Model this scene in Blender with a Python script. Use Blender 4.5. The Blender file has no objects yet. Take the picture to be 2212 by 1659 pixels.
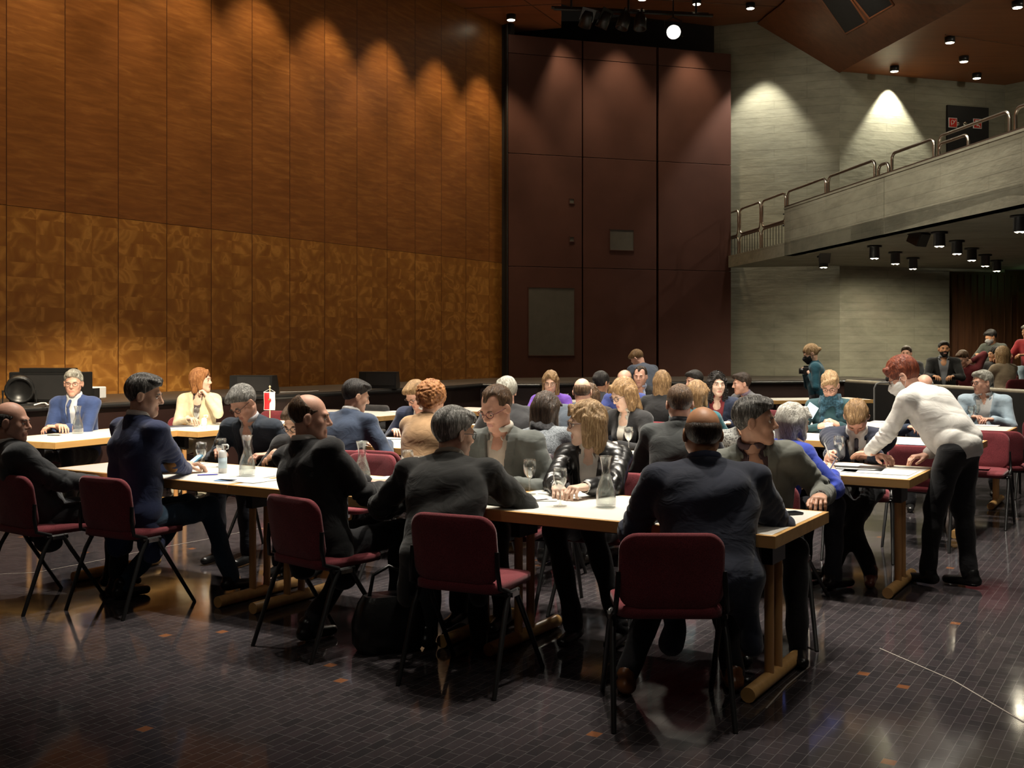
import bpy, bmesh, math, random
import numpy as np
from mathutils import Vector, Matrix, Euler
random.seed(7)
S = bpy.context.scene
C = S.collection
R = math.radians

# ------------------------------------------------------------ camera
cam = bpy.data.cameras.new('camera'); co = bpy.data.objects.new('camera', cam); C.objects.link(co)
co.location = (0, 0, 1.52); co.rotation_euler = (R(90), 0, 0)
cam.sensor_width = 36; cam.lens = 36 * 2340 / 2212; cam.shift_y = -79 / 2212.0
cam.clip_end = 100; cam.clip_start = .05
S.camera = co
# ------------------------------------------------------------ world, exposure
w = bpy.data.worlds.new('world'); S.world = w; w.use_nodes = True
w.node_tree.nodes['Background'].inputs[0].default_value = (.9, .75, .6, 1)
w.node_tree.nodes['Background'].inputs[1].default_value = .004
S.view_settings.view_transform = 'Standard'; S.view_settings.look = 'None'
S.view_settings.gamma = 1; S.view_settings.use_curve_mapping = False
S.view_settings.exposure = 0.0
# ------------------------------------------------------------ lights (lamps of the hall, plus added fill)
def spot(loc, to, power, angle, blend=.5, size=.06, col=(1, .82, .58)):
    l = bpy.data.lights.new('spot_light', 'SPOT'); l.energy = power; l.spot_size = R(angle)
    l.spot_blend = blend; l.shadow_soft_size = size; l.color = col
    o = bpy.data.objects.new('spot_light', l); C.objects.link(o); o.location = loc
    d = Vector(to) - Vector(loc); o.rotation_euler = d.to_track_quat('-Z', 'Y').to_euler()
    return o
U = Vector((.8497, -.5272, 0)); V = Vector((.5272, .8497, 0))
RZ = math.atan2(U.y, U.x)
WARM = (1, .76, .46); NEUT = (1, .92, .79); COOL = (1, .93, .80)
def wallx(Y): return .655 * Y - 13.46
# wall washers in front of the veneered wall
for Y in (5.9, 7.1, 8.26, 9.42, 10.58, 11.7, 12.85, 14.0, 15.1, 16.28, 17.42, 18.6, 19.7):
    n = Vector((.836, -.549, 0)) * .68
    p = Vector((wallx(Y), Y, 7.44)) + n
    spot(p, (p.x - n.x * .30, p.y - n.y * .30, 0), 290, 68, .55, .05, WARM)
# washers over the dark partition
for X, Y in ((1.02, 19.9), (2.18, 20.25), (3.62, 20.75)):
    spot((X, Y, 7.95), (X - .05, Y + .2, 0), 330, 66, .75, .06, (1, .78, .50))
# concrete wall washers
spot((4.85, 20.95, 7.5), (4.72, 21.3, 2.2), 520, 72, .5, .05, (1, .95, .80))
spot((7.46, 21.12, 6.80), (7.50, 21.25, 1.0), 620, 76, .4, .04, (1, .96, .78))
# downlights over the tables
for (X, Y, P) in ((-2.4, 8.4, 1500), (-.9, 7.9, 1600), (.5, 7.0, 1500), (1.7, 6.2, 900), (-1.9, 10.8, 1700),
                  (.2, 9.6, 1600), (1.7, 8.6, 1550), (3.0, 7.8, 1500), (3.9, 10.2, 1400), (1.7, 11.6, 1400), (-.2, 12.2, 1200),
                  (3.0, 14.6, 1100), (.8, 15.2, 1000), (5.2, 12.4, 1000)):
    spot((X, Y, 7.3), (X, Y, 0), P, 60, .8, .12, NEUT)
for X, Y, P in ((1.15, 5.7, 520), (-.4, 5.9, 380), (-1.7, 6.6, 380)):
    spot((X, Y, 7.3), (X - .1, Y - .55, 1.0), P, 24, .7, .08, NEUT)
# stage spotlight behind the viewer: aimed at the two people by the flag
spot((-.5, 1.0, 7.2), (-3.65, 10.7, 1.0), 9500, 18, .5, .06, (1, .86, .64))
# softer key over the middle rows
spot((2.5, 1.5, 7.3), (1.2, 10.6, .9), 2300, 32, .8, .12, NEUT)
# spotlight on the rig above the partition (visible lens), aimed back over the tables
spot((2.70, 18.2, 6.86), (1.0, 10.2, .8), 1500, 26, .7, .08, (1, .9, .72))
# lamps under the balcony
for X, Y, P in ((5.8, 14.8, 45), (6.56, 16, 26), (7.3, 17.2, 26), (8.04, 18.4, 40), (8.78, 19.6, 90), (5.62, 16.8, 60), (6.34, 17.9, 90), (7.05, 19.05, 210), (5.38, 18.7, 60), (6.07, 12.95, 40)):
    spot((X, Y, 2.80), (X, Y + (.9 if P > 200 else 0), 0), P, 155, .5, .05, (1, .9, .68))
# ceiling lamps of the hall's right half, which light the parapet
spot((1.5, 14.5, 7.8), (5.2, 15.5, 3.4), 950, 80, .8, .12, (1, .93, .76)); spot((2.4, 9.0, 7.8), (5.8, 11.5, 3.4), 750, 75, .8, .12, (1, .93, .76))
spot((9.4, 15.5, 6.8), (8.4, 19.5, 4), 190, 120, .8, .1, (1, .9, .72))  # fill added to brighten the gallery walls
spot((4.7, 16.5, 7.8), (6.9, 20.8, 5.5), 200, 66, .9, .1, (1, .92, .75))  # second added fill, aimed at the upper concrete
# added fill lamps, mostly behind the viewer
for X, Y, P in ((-3.5, 2.0, 90), (4.2, 2.5, 130), (4.4, 6.0, 200), (.5, -1.5, 230), (-4.5, -.5, 130)):
    spot((X, Y, 7.3), (X, Y + .6, 0), P, 100, 1, .2, NEUT)
# ------------------------------------------------------------ helpers
def tag(o, label=None, cat=None, group=None, kind=None):
    if label: o['label'] = label
    if cat: o['category'] = cat
    if group: o['group'] = group
    if kind: o['kind'] = kind
    return o
def empty(name, loc=(0, 0, 0), rz=0, label=None, cat=None, group=None):
    o = bpy.data.objects.new(name, None); C.objects.link(o); o.location = loc; o.rotation_euler = (0, 0, rz)
    o.empty_display_size = .1
    return tag(o, label, cat, group)
class MB:
    def __init__(s): s.v = []; s.f = []; s.sm = []; s.mi = []; s.m = 0
    def quadgrid(s, P, nu, nv, closeu=False, closev=False, smooth=True, flip=False):
        b = len(s.v); s.v += [tuple(p) for p in P]
        for i in range(nu if closeu else nu - 1):
            for j in range(nv if closev else nv - 1):
                a = b + i * nv + j; c = b + ((i + 1) % nu) * nv + j
                d = b + ((i + 1) % nu) * nv + (j + 1) % nv; e = b + i * nv + (j + 1) % nv
                s.f.append((a, e, d, c) if flip else (a, c, d, e)); s.sm.append(smooth); s.mi.append(s.m)
    def face(s, pts, smooth=False):
        b = len(s.v); s.v += [tuple(p) for p in pts]; s.f.append(tuple(range(b, b + len(pts)))); s.sm.append(smooth); s.mi.append(s.m)
    def box(s, c, d, M=None):
        x, y, z = c; a, b_, c_ = d[0] / 2, d[1] / 2, d[2] / 2
        P = [Vector((x + i * a, y + j * b_, z + k * c_)) for i in (-1, 1) for j in (-1, 1) for k in (-1, 1)]
        if M is not None: P = [M @ p for p in P]
        b = len(s.v); s.v += [tuple(p) for p in P]
        for f in ((0, 1, 3, 2), (4, 6, 7, 5), (0, 4, 5, 1), (2, 3, 7, 6), (0, 2, 6, 4), (1, 5, 7, 3)):
            s.f.append(tuple(b + i for i in f)); s.sm.append(False); s.mi.append(s.m)
        return s
    def prism(s, poly, z0, z1, smooth=False):
        n = len(poly); b = len(s.v)
        s.v += [(p[0], p[1], z0) for p in poly] + [(p[0], p[1], z1) for p in poly]
        ar = sum(poly[i][0] * poly[(i + 1) % n][1] - poly[(i + 1) % n][0] * poly[i][1] for i in range(n))
        o = list(range(n)) if ar > 0 else list(range(n - 1, -1, -1))
        s.f.append(tuple(b + i for i in reversed(o))); s.f.append(tuple(b + n + i for i in o)); s.sm += [False] * 2; s.mi += [s.m] * 2
        for k in range(n):
            i, j = o[k], o[(k + 1) % n]
            s.f.append((b + i, b + j, b + n + j, b + n + i)); s.sm.append(smooth); s.mi.append(s.m)
        return s
    def tube(s, pts, r, n=10, caps=True, closed=False):
        pts = [Vector(p) for p in pts]; m = len(pts)
        rs = r if isinstance(r, (list, tuple)) else [r] * m
        ring = []; prev = None
        for i, p in enumerate(pts):
            if closed: t = (pts[(i + 1) % m] - pts[i - 1])
            else: t = (pts[min(i + 1, m - 1)] - pts[max(i - 1, 0)])
            t.normalize()
            if prev is None:
                a = Vector((0, 0, 1)) if abs(t.z) < .9 else Vector((1, 0, 0))
                x = t.cross(a).normalized()
            else: x = (prev - t * prev.dot(t)).normalized()
            prev = x; y = t.cross(x)
            ring += [p + (x * math.cos(2 * math.pi * k / n) + y * math.sin(2 * math.pi * k / n)) * rs[i] for k in range(n)]
        s.quadgrid(ring, m, n, closeu=closed, closev=True)
        if caps and not closed:
            s.face(list(reversed(ring[:n]))[::-1][::-1] if False else ring[:n][::-1][::-1]); s.face(ring[-n:])
            s.f[-2] = tuple(reversed(s.f[-2])) if False else s.f[-2]
        return s
    def lathe(s, prof, c=(0, 0, 0), n=24):
        P = []
        for k in range(n):
            a = 2 * math.pi * k / n
            P += [(c[0] + r * math.cos(a), c[1] + r * math.sin(a), c[2] + z) for r, z in prof]
        s.quadgrid(P, n, len(prof), closeu=True)
        return s
    def build(s, name, mats, parent=None, loc=(0, 0, 0), rz=0, bevel=0, mat4=None, weld=False):
        me = bpy.data.meshes.new(name); me.from_pydata(s.v, [], s.f)
        bm = bmesh.new(); bm.from_mesh(me); bm.faces.ensure_lookup_table(); (bmesh.ops.remove_doubles(bm, verts=bm.verts, dist=1e-5) if weld else None); bmesh.ops.recalc_face_normals(bm, faces=bm.faces); bm.to_mesh(me); bm.free()
        if not isinstance(mats, (list, tuple)): mats = [mats]
        for m_ in mats: me.materials.append(m_)
        me.polygons.foreach_set('use_smooth', s.sm if len(me.polygons) == len(s.sm) else [True] * len(me.polygons)); me.polygons.foreach_set('material_index', s.mi if len(me.polygons) == len(s.mi) else [0] * len(me.polygons)); me.update()
        o = bpy.data.objects.new(name, me); C.objects.link(o)
        if mat4 is not None: o.matrix_world = mat4
        else: o.location = loc; o.rotation_euler = (0, 0, rz)
        if parent: o.parent = parent
        if bevel:
            b = o.modifiers.new('bevel', 'BEVEL'); b.width = bevel; b.segments = 2; b.limit_method = 'ANGLE'
        return o
def copy_tree(o, parent=None):
    c = o.copy(); C.objects.link(c); c.parent = parent
    for ch in KIDS.get(o.name, []): copy_tree(ch, c)
    return c
KIDS = {}
def reg_kids():
    KIDS.clear()
    for o in C.objects:
        if o.parent: KIDS.setdefault(o.parent.name, []).append(o)
def rrect(w, d, r, n=5, cx=0, cy=0):
    P = []
    for sx, sy, a0 in ((1, 1, 0), (-1, 1, 90), (-1, -1, 180), (1, -1, 270)):
        for k in range(n + 1):
            a = R(a0 + 90 * k / n)
            P.append((cx + sx * (w / 2 - r) + r * math.cos(a), cy + sy * (d / 2 - r) + r * math.sin(a)))
    return P
# ------------------------------------------------------------ materials
MATS = {}
def N(nt, t, **kw):
    n = nt.nodes.new(t)
    for k, v in kw.items():
        if k in n.inputs.keys() if isinstance(k, str) else False: n.inputs[k].default_value = v
        else: setattr(n, k, v)
    return n
def base_mat(name, col, rough=.6, metal=0, spec=.5, coat=0):
    m = bpy.data.materials.new(name); m.use_nodes = True; nt = m.node_tree; b = nt.nodes['Principled BSDF']
    b.inputs['Base Color'].default_value = (*col, 1); b.inputs['Roughness'].default_value = rough
    b.inputs['Metallic'].default_value = metal; b.inputs['Specular IOR Level'].default_value = spec
    b.inputs['Coat Weight'].default_value = coat
    return m, nt, b
def coords(nt, scale=(1, 1, 1), src='Object'):
    tc = nt.nodes.new('ShaderNodeTexCoord'); mp = nt.nodes.new('ShaderNodeMapping'); mp.inputs['Scale'].default_value = scale
    nt.links.new(tc.outputs[src], mp.inputs['Vector']); return mp
def noise(nt, vec, scale, detail=3, dist=0, rough=.5):
    n = nt.nodes.new('ShaderNodeTexNoise'); n.inputs['Scale'].default_value = scale; n.inputs['Detail'].default_value = detail
    n.inputs['Distortion'].default_value = dist; n.inputs['Roughness'].default_value = rough
    nt.links.new(vec.outputs[0], n.inputs['Vector']); return n
def ramp(nt, fac, stops):
    r = nt.nodes.new('ShaderNodeValToRGB'); e = r.color_ramp.elements
    while len(e) < len(stops): e.new(.5)
    for k, (p, c) in enumerate(stops): e[k].position = p; e[k].color = (*c, 1)
    nt.links.new(fac, r.inputs[0]); return r
def mixc(nt, fac, a, b, mode='MIX'):
    m = nt.nodes.new('ShaderNodeMix'); m.data_type = 'RGBA'; m.blend_type = mode
    for i, v in ((0, fac), (6, a), (7, b)):
        if hasattr(v, 'is_output'): nt.links.new(v, m.inputs[i])
        elif isinstance(v, (int, float)): m.inputs[i].default_value = v
        else: m.inputs[i].default_value = (*v, 1)
    return m.outputs[2]
def bump(nt, b, h, strength=.3, dist=.01):
    n = nt.nodes.new('ShaderNodeBump'); n.inputs['Strength'].default_value = strength; n.inputs['Distance'].default_value = dist
    nt.links.new(h, n.inputs['Height']); nt.links.new(n.outputs[0], b.inputs['Normal'])
def math_(nt, op, a, b=0, c=None):
    m = nt.nodes.new('ShaderNodeMath'); m.operation = op
    for i, v in enumerate((a, b) if c is None else (a, b, c)):
        if hasattr(v, 'is_output'): nt.links.new(v, m.inputs[i])
        else: m.inputs[i].default_value = v
    return m.outputs[0]
def plain(name, col, rough=.6, metal=0, spec=.5, var=.12, vscale=6, bmp=.0, bscale=60, coat=0):
    if name in MATS: return MATS[name]
    m, nt, b = base_mat(name, col, rough, metal, spec, coat)
    mp = coords(nt); n = noise(nt, mp, vscale, 4)
    c0 = tuple(max(0, c * (1 - var)) for c in col); c1 = tuple(min(1, c * (1 + var)) for c in col)
    r = ramp(nt, n.outputs[0], [(.3, c0), (.7, c1)]); nt.links.new(r.outputs[0], b.inputs['Base Color'])
    if bmp:
        n2 = noise(nt, mp, bscale, 3); bump(nt, b, n2.outputs[0], bmp, .004)
    MATS[name] = m; return m
def fabric(name, col, rough=.85, streak=0, col2=None, bmp=.25):
    if name in MATS: return MATS[name]
    m, nt, b = base_mat(name, col, rough, 0, .25)
    mp = coords(nt); n = noise(nt, mp, 9, 4, .4)
    c0 = tuple(c * .82 for c in col); c1 = tuple(min(1, c * 1.15) for c in col)
    r = ramp(nt, n.outputs[0], [(.3, c0), (.7, c1)]); out = r.outputs[0]
    if col2 is not None:
        n3 = noise(nt, mp, streak or 120, 2); r3 = ramp(nt, n3.outputs[0], [(.45, (0, 0, 0)), (.6, (1, 1, 1))])
        out = mixc(nt, r3.outputs[0], out, col2)
    nt.links.new(out, b.inputs['Base Color'])
    mp2 = coords(nt, (7, 8, 12)); n2 = noise(nt, mp2, 1.0, 3, 1.2, .45); bump(nt, b, n2.outputs[0], min(1, bmp * 1.5), .02)
    b.inputs['Sheen Weight'].default_value = .15
    MATS[name] = m; return m
def emis(name, col, st):
    if name in MATS: return MATS[name]
    m, nt, b = base_mat(name, col); b.inputs['Emission Color'].default_value = (*col, 1); b.inputs['Emission Strength'].default_value = st
    MATS[name] = m; return m
def glassy(name, tint=(1, 1, 1), body=.0, lo=.05, hi=.75):
    if name in MATS: return MATS[name]
    m = bpy.data.materials.new(name); m.use_nodes = True; nt = m.node_tree; nt.nodes.clear()
    out = nt.nodes.new('ShaderNodeOutputMaterial'); tr = nt.nodes.new('ShaderNodeBsdfTransparent'); tr.inputs[0].default_value = (*tint, 1)
    gl = nt.nodes.new('ShaderNodeBsdfGlossy'); gl.inputs['Roughness'].default_value = .04
    df = nt.nodes.new('ShaderNodeBsdfDiffuse'); df.inputs[0].default_value = (.8, .82, .8, 1)
    lw = nt.nodes.new('ShaderNodeLayerWeight'); lw.inputs[0].default_value = .35
    r = ramp(nt, lw.outputs['Facing'], [(0, (lo,) * 3), (1, (hi,) * 3)])
    a = nt.nodes.new('ShaderNodeMixShader'); nt.links.new(r.outputs[0], a.inputs[0]); nt.links.new(tr.outputs[0], a.inputs[1]); nt.links.new(gl.outputs[0], a.inputs[2])
    c = nt.nodes.new('ShaderNodeMixShader'); c.inputs[0].default_value = body; nt.links.new(a.outputs[0], c.inputs[1]); nt.links.new(df.outputs[0], c.inputs[2])
    nt.links.new(c.outputs[0], out.inputs[0]); MATS[name] = m; return m
def sepxyz(nt, vec):
    s = nt.nodes.new('ShaderNodeSeparateXYZ'); nt.links.new(vec, s.inputs[0]); return s.outputs
def combxyz(nt, x, y, z):
    s = nt.nodes.new('ShaderNodeCombineXYZ')
    for i, v in enumerate((x, y, z)):
        if hasattr(v, 'is_output'): nt.links.new(v, s.inputs[i])
        else: s.inputs[i].default_value = v
    return s
def veneer(lower):
    m, nt, b = base_mat('flamed_veneer' if lower else 'streaked_veneer', (.3, .12, .03), .38, 0, .4)
    tc = nt.nodes.new('ShaderNodeTexCoord'); x, y, z = sepxyz(nt, tc.outputs['Object'])
    pid = math_(nt, 'FLOOR', math_(nt, 'DIVIDE', x, .727))
    if lower:
        px = math_(nt, 'PINGPONG', x, .3635); zr = math_(nt, 'FLOOR', math_(nt, 'DIVIDE', z, .165))
        pz = math_(nt, 'PINGPONG', z, .33)
        bid = math_(nt, 'FLOOR', math_(nt, 'DIVIDE', x, .3635))
        cv = combxyz(nt, math_(nt, 'ADD', px, math_(nt, 'MULTIPLY', bid, 3.7)), math_(nt, 'MULTIPLY', math_(nt, 'MODULO', zr, 3), 1.3), pz)
        n = noise(nt, cv, 3.1, 3, 1.5, .4)
        r = ramp(nt, n.outputs[0], [(.34, (.27, .106, .021)), (.50, (.33, .138, .027)), (.58, (.43, .195, .042)), (.63, (.50, .24, .054)), (.68, (.35, .147, .030))])
        wn = nt.nodes.new('ShaderNodeTexWhiteNoise'); nt.links.new(combxyz(nt, bid, zr, 0).outputs[0], wn.inputs['Vector'])
        col = mixc(nt, math_(nt, 'MULTIPLY', wn.outputs[0], .22), r.outputs[0], (.22, .09, .016))
    else:
        cv = combxyz(nt, math_(nt, 'ADD', math_(nt, 'MULTIPLY', x, .9), math_(nt, 'MULTIPLY', pid, 5.1)), 0, math_(nt, 'MULTIPLY', z, 6))
        n = noise(nt, cv, 2.4, 5, .6, .6)
        r = ramp(nt, n.outputs[0], [(.3, (.19, .070, .016)), (.5, (.25, .095, .022)), (.68, (.34, .138, .034)), (.8, (.42, .19, .06))])
        zr = math_(nt, 'FLOOR', math_(nt, 'DIVIDE', z, .33))
        wn = nt.nodes.new('ShaderNodeTexWhiteNoise'); nt.links.new(combxyz(nt, pid, zr, 0).outputs[0], wn.inputs['Vector'])
        col = mixc(nt, math_(nt, 'MULTIPLY', wn.outputs[0], .3), r.outputs[0], (.17, .055, .014))
    fr = math_(nt, 'FRACT', math_(nt, 'DIVIDE', x, .727))
    gr = math_(nt, 'LESS_THAN', fr, .014)
    out = mixc(nt, gr, col, (.05, .016, .005))
    nt.links.new(out, b.inputs['Base Color']); return m
def concrete(name='board_formed_concrete', col=((.19, .18, .14), (.28, .27, .205), (.34, .33, .26)), rows=.16):
    m, nt, b = base_mat(name, col[1], .85, 0, .2)
    tc = nt.nodes.new('ShaderNodeTexCoord'); x, y, z = sepxyz(nt, tc.outputs['Object'])
    br = nt.nodes.new('ShaderNodeTexBrick'); nt.links.new(combxyz(nt, x, z, 0).outputs[0], br.inputs['Vector'])
    br.inputs['Scale'].default_value = 1; br.inputs['Brick Width'].default_value = 1.7; br.inputs['Row Height'].default_value = rows
    br.inputs['Mortar Size'].default_value = .006; br.offset = .37; br.offset_frequency = 3
    br.inputs['Color1'].default_value = (*col[1], 1); br.inputs['Color2'].default_value = (*col[2], 1); br.inputs['Mortar'].default_value = (*[c * .62 for c in col[0]], 1)
    cv = combxyz(nt, math_(nt, 'MULTIPLY', x, .5), y, math_(nt, 'MULTIPLY', z, 1.5))
    n = noise(nt, cv, 2.2, 6, .3, .65); r = ramp(nt, n.outputs[0], [(.3, tuple(c * .8 for c in col[0])), (.55, col[1]), (.75, col[2])])
    o = mixc(nt, .72, br.outputs[0], r.outputs[0])
    n2 = noise(nt, cv, 9, 5); o2 = mixc(nt, math_(nt, 'MULTIPLY', n2.outputs[0], .35), o, (.12, .105, .07))
    nt.links.new(o2, b.inputs['Base Color'])
    bump(nt, b, math_(nt, 'ADD', br.outputs['Fac'], n2.outputs[0]), .5, .012); return m
def floor_mat():
    m, nt, b = base_mat('dark_mosaic_parquet', (.03, .03, .03), .12, 0, .36)
    tc = nt.nodes.new('ShaderNodeTexCoord'); br = nt.nodes.new('ShaderNodeTexBrick')
    x, y, z = sepxyz(nt, tc.outputs['Object']); nt.links.new(combxyz(nt, y, x, 0).outputs[0], br.inputs['Vector'])
    br.inputs['Scale'].default_value = 1; br.inputs['Brick Width'].default_value = .11; br.inputs['Row Height'].default_value = .05
    br.inputs['Mortar Size'].default_value = .0013; br.offset = .4; br.offset_frequency = 3; br.squash = .6; br.squash_frequency = 4
    br.inputs['Color1'].default_value = (.026, .024, .025, 1); br.inputs['Color2'].default_value = (.046, .038, .040, 1); br.inputs['Mortar'].default_value = (.12, .112, .108, 1)
    br.inputs['Bias'].default_value = -.1
    mp = coords(nt); n = noise(nt, mp, 1.1, 4); o = mixc(nt, math_(nt, 'MULTIPLY', n.outputs[0], .5), br.outputs[0], (.035, .028, .034))
    row = math_(nt, 'FLOOR', math_(nt, 'DIVIDE', x, .05)); col_ = math_(nt, 'FLOOR', math_(nt, 'DIVIDE', y, .0525))
    wn = nt.nodes.new('ShaderNodeTexWhiteNoise'); nt.links.new(combxyz(nt, row, col_, 0).outputs[0], wn.inputs['Vector'])
    o = mixc(nt, math_(nt, 'GREATER_THAN', wn.outputs[0], .9965), o, (.16, .065, .03))
    nt.links.new(o, b.inputs['Base Color'])
    n2 = noise(nt, mp, 5, 3); r2 = ramp(nt, n2.outputs[0], [(.3, (.07,) * 3), (.75, (.13,) * 3)]); nt.links.new(r2.outputs[0], b.inputs['Roughness'])
    n3 = noise(nt, mp, 3.5, 2); bump(nt, b, n3.outputs[0], .05, .01); return m
def woodm(name, c0, c1, axis=0, rough=.4, sc=1):
    if name in MATS: return MATS[name]
    m, nt, b = base_mat(name, c0, rough, 0, .4)
    s = [18, 18, 18]; s[axis] = 1.5; mp = coords(nt, tuple(v * sc for v in s)); n = noise(nt, mp, 1.0, 5, .8)
    r = ramp(nt, n.outputs[0], [(.3, c0), (.7, c1)]); nt.links.new(r.outputs[0], b.inputs['Base Color']); MATS[name] = m; return m

M_LAM = plain('white_laminate', (.74, .72, .66), .35, var=.03)
M_EDGE = woodm('beech_edge', (.50, .28, .095), (.62, .37, .14), 0)
M_POST = woodm('beech_post', (.44, .22, .08), (.56, .31, .12), 2)
M_BLK = plain('black_metal', (.012, .012, .012), .35, var=.1)
M_BLKM = plain('matte_black', (.012, .011, .011), .75, var=.2)
M_RED = fabric('burgundy_upholstery', (.18, .028, .036), .9, 260, (.11, .016, .022), .03)
M_GREY = fabric('grey_upholstery', (.08, .08, .085), .9)
M_CHROME = plain('chrome', (.7, .7, .68), .18, 1, var=.02)
M_STEEL = plain('brushed_steel', (.55, .50, .42), .28, 1, var=.1)
M_VL = veneer(True); M_VU = veneer(False)
M_CONC = concrete(); M_CONC2 = concrete('smooth_concrete', ((.21, .20, .155), (.27, .26, .20), (.31, .30, .23)), .3)
M_PART = plain('maroon_partition', (.078, .034, .026), .7, spec=.12, var=.12, vscale=1.5)
M_DWOOD = woodm('dark_wood_cladding', (.06, .024, .011), (.12, .05, .022), 2, .5, .6)
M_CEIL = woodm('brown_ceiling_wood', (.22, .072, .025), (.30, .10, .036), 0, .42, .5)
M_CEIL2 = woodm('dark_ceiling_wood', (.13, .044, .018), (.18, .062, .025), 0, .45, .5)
M_STG = plain('stage_floor', (.05, .042, .036), .4, var=.2)
M_STGF = plain('stage_front_panel', (.028, .012, .010), .5, var=.15)
M_FLOOR = floor_mat()
M_GRILLE = plain('dark_grille', (.075, .070, .058), .8, var=.1, bmp=.6, bscale=300)
M_GLASS = glassy('clear_glass', (.98, .99, .98), .012, .05, .6)
M_WATER = glassy('water', (.95, .97, .96), .05, .06, .5)
M_PAPER = plain('white_paper', (.82, .82, .80), .8, var=.02)
M_PBLUE = plain('pale_blue_paper', (.45, .66, .85), .8, var=.04)
M_WPLAST = plain('white_plastic', (.75, .75, .74), .4, var=.03)
M_LED = emis('lamp_glow', (1, .86, .6), 22)
M_LEDB = emis('spotlight_glow', (1, .95, .85), 60)
# ------------------------------------------------------------ the hall
def struct(o): o['kind'] = 'structure'; return o
fl = MB(); fl.box((0, 0, -.05), (44, 44, .1)); struct(fl.build('floor', M_FLOOR, loc=(0, 9, 0), rz=RZ))
def wallbox(name, p, q, z0, z1, mat, t=.2, side=1, extra=None):
    """wall from p to q (plan), visible face on the line, thickness behind it"""
    p = Vector((*p, 0)); q = Vector((*q, 0)); d = q - p; L = d.length; a = math.atan2(d.y, d.x)
    m = MB(); m.box((L / 2, side * t / 2, (z0 + z1) / 2), (L, t, z1 - z0))
    return struct(m.build(name, mat, loc=(p.x, p.y, 0), rz=a))
# veneered wall, lower flamed band and upper streaked field
A = Vector((wallx(-4), -4)); B = Vector((wallx(20.35), 20.35))
# groove phase so that joints fall where the panels meet
L0 = (B - A).length
d = (B - A).normalized(); aw = math.atan2(d.y, d.x)
ratio0 = (13 - 1106) / 2340; Yj = 13.46 / (.655 - ratio0); offs = ((Vector((wallx(Yj), Yj)) - A).length) % .727
A2 = A + d * (offs - .727)
m = MB(); L1 = (B - A2).length
m.m = 0; m.box((L1 / 2, .1, (.95 + 3.10) / 2), (L1, .2, 3.10 - .95 - .012))
m.m = 1; m.box((L1 / 2, .1, (3.10 + 7.6) / 2), (L1, .2, 7.6 - 3.10)); m.m = 2; m.box((L1 / 2, .12, .5), (L1, .16, 1.02))
struct(m.build('wall_left', [M_VL, M_VU, M_BLKM], loc=(A2.x, A2.y, 0), rz=aw))
# partition of three tall maroon leaves with gaps
P0 = Vector((-.02, 20.1)); P1 = Vector((4.336, 21.45)); pd = (P1 - P0).normalized(); pa = math.atan2(pd.y, pd.x); PL = (P1 - P0).length
def onpart(px):
    r = (px - 1106) / 2340; t = (r * P0.y - P0.x) / (pd.x - r * pd.y); return t
xs = [onpart(v) for v in (1098, 1257, 1260, 1418, 1423, 1579)]
m = MB()
for i in range(3):
    x0, x1 = xs[2 * i], xs[2 * i + 1]
    for z0, z1 in ((.95, 3.02), (3.03, 5.12), (5.13, 6.98), (6.99, 7.33)):
        m.m = 0; m.box(((x0 + x1) / 2, .06, (z0 + z1) / 2), (x1 - x0, .12, z1 - z0))
m.m = 1; m.box((PL / 2 + .0, .22, 4), (PL - .1, .1, 6.6)); m.box((xs[0] - .03, .02, 4.2), (.02, .12, 6.6))
struct(m.build('wall_back', [M_PART, M_BLKM], loc=(P0.x, P0.y, 0), rz=pa, bevel=.004))
def wall_vent(px0, px1, z0, z1, label, nm='air_vent'):
    x0, x1 = onpart(px0), onpart(px1); t = empty(nm, (P0.x + pd.x * (x0 + x1) / 2, P0.y + pd.y * (x0 + x1) / 2, z0), pa, label, 'vent')
    g = MB(); w_ = x1 - x0; h = z1 - z0; g.box((0, -.001, h / 2), (w_, .006, h)); g.build('mesh_panel', M_GRILLE, t)
    f = MB()
    for z in (0, h): f.box((0, -.004, z), (w_ + .02, .010, .012))
    for x in (-w_ / 2, w_ / 2): f.box((x, -.004, h / 2), (.012, .010, h))
    f.build('frame', M_PART, t)
wall_vent(1141, 1241, 1.52 - 18 * 20.25 / 2340, 1.52 + 130 * 20.25 / 2340, 'tall dark mesh air vent low in the left leaf of the maroon partition')
wall_vent(1317, 1369, 1.52 + 208 * 20.9 / 2340, 1.52 + 253 * 20.9 / 2340, 'small square dark mesh vent in the middle leaf of the maroon partition')
wall_vent(1230, 1240, 1.52 + 313 * 20.3 / 2340, 1.52 + 324 * 20.3 / 2340, 'upper of two tiny recessed handles on the left partition leaf', 'recessed_handle')
wall_vent(1230, 1240, 1.52 + 230 * 20.3 / 2340, 1.52 + 241 * 20.3 / 2340, 'lower of two tiny recessed handles on the left partition leaf', 'recessed_handle')
# black return between veneer and partition
wallbox('wall_corner', (-.30, 20.35), (-.02, 20.12), 0, 7.6, M_BLKM, .1)
# concrete walls of the right side
wallbox('wall_concrete_left', (1.0, 23.0), (6.35, 21.0), 0, 8.4, M_CONC, .3)
wallbox('wall_concrete_right', (6.35, 21.0), (10.05, 22.1), 3.05, 8.4, M_CONC, .3)
wallbox('wall_concrete_lower', (6.35, 21.0), (8.77, 21.72), 0, 3.1, M_CONC, .3)
wallbox('wall_right_upper', (10.05, 22.1), (15.0, 15.5), 3.2, 8.4, M_CONC, .3)
wallbox('wall_right', (15.0, 22.1), (15.0, -4), 0, 8.4, M_CONC, .3)
wallbox('wall_front', (15, -4), (-17, -4), 0, 8.4, M_DWOOD, .3)
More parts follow.
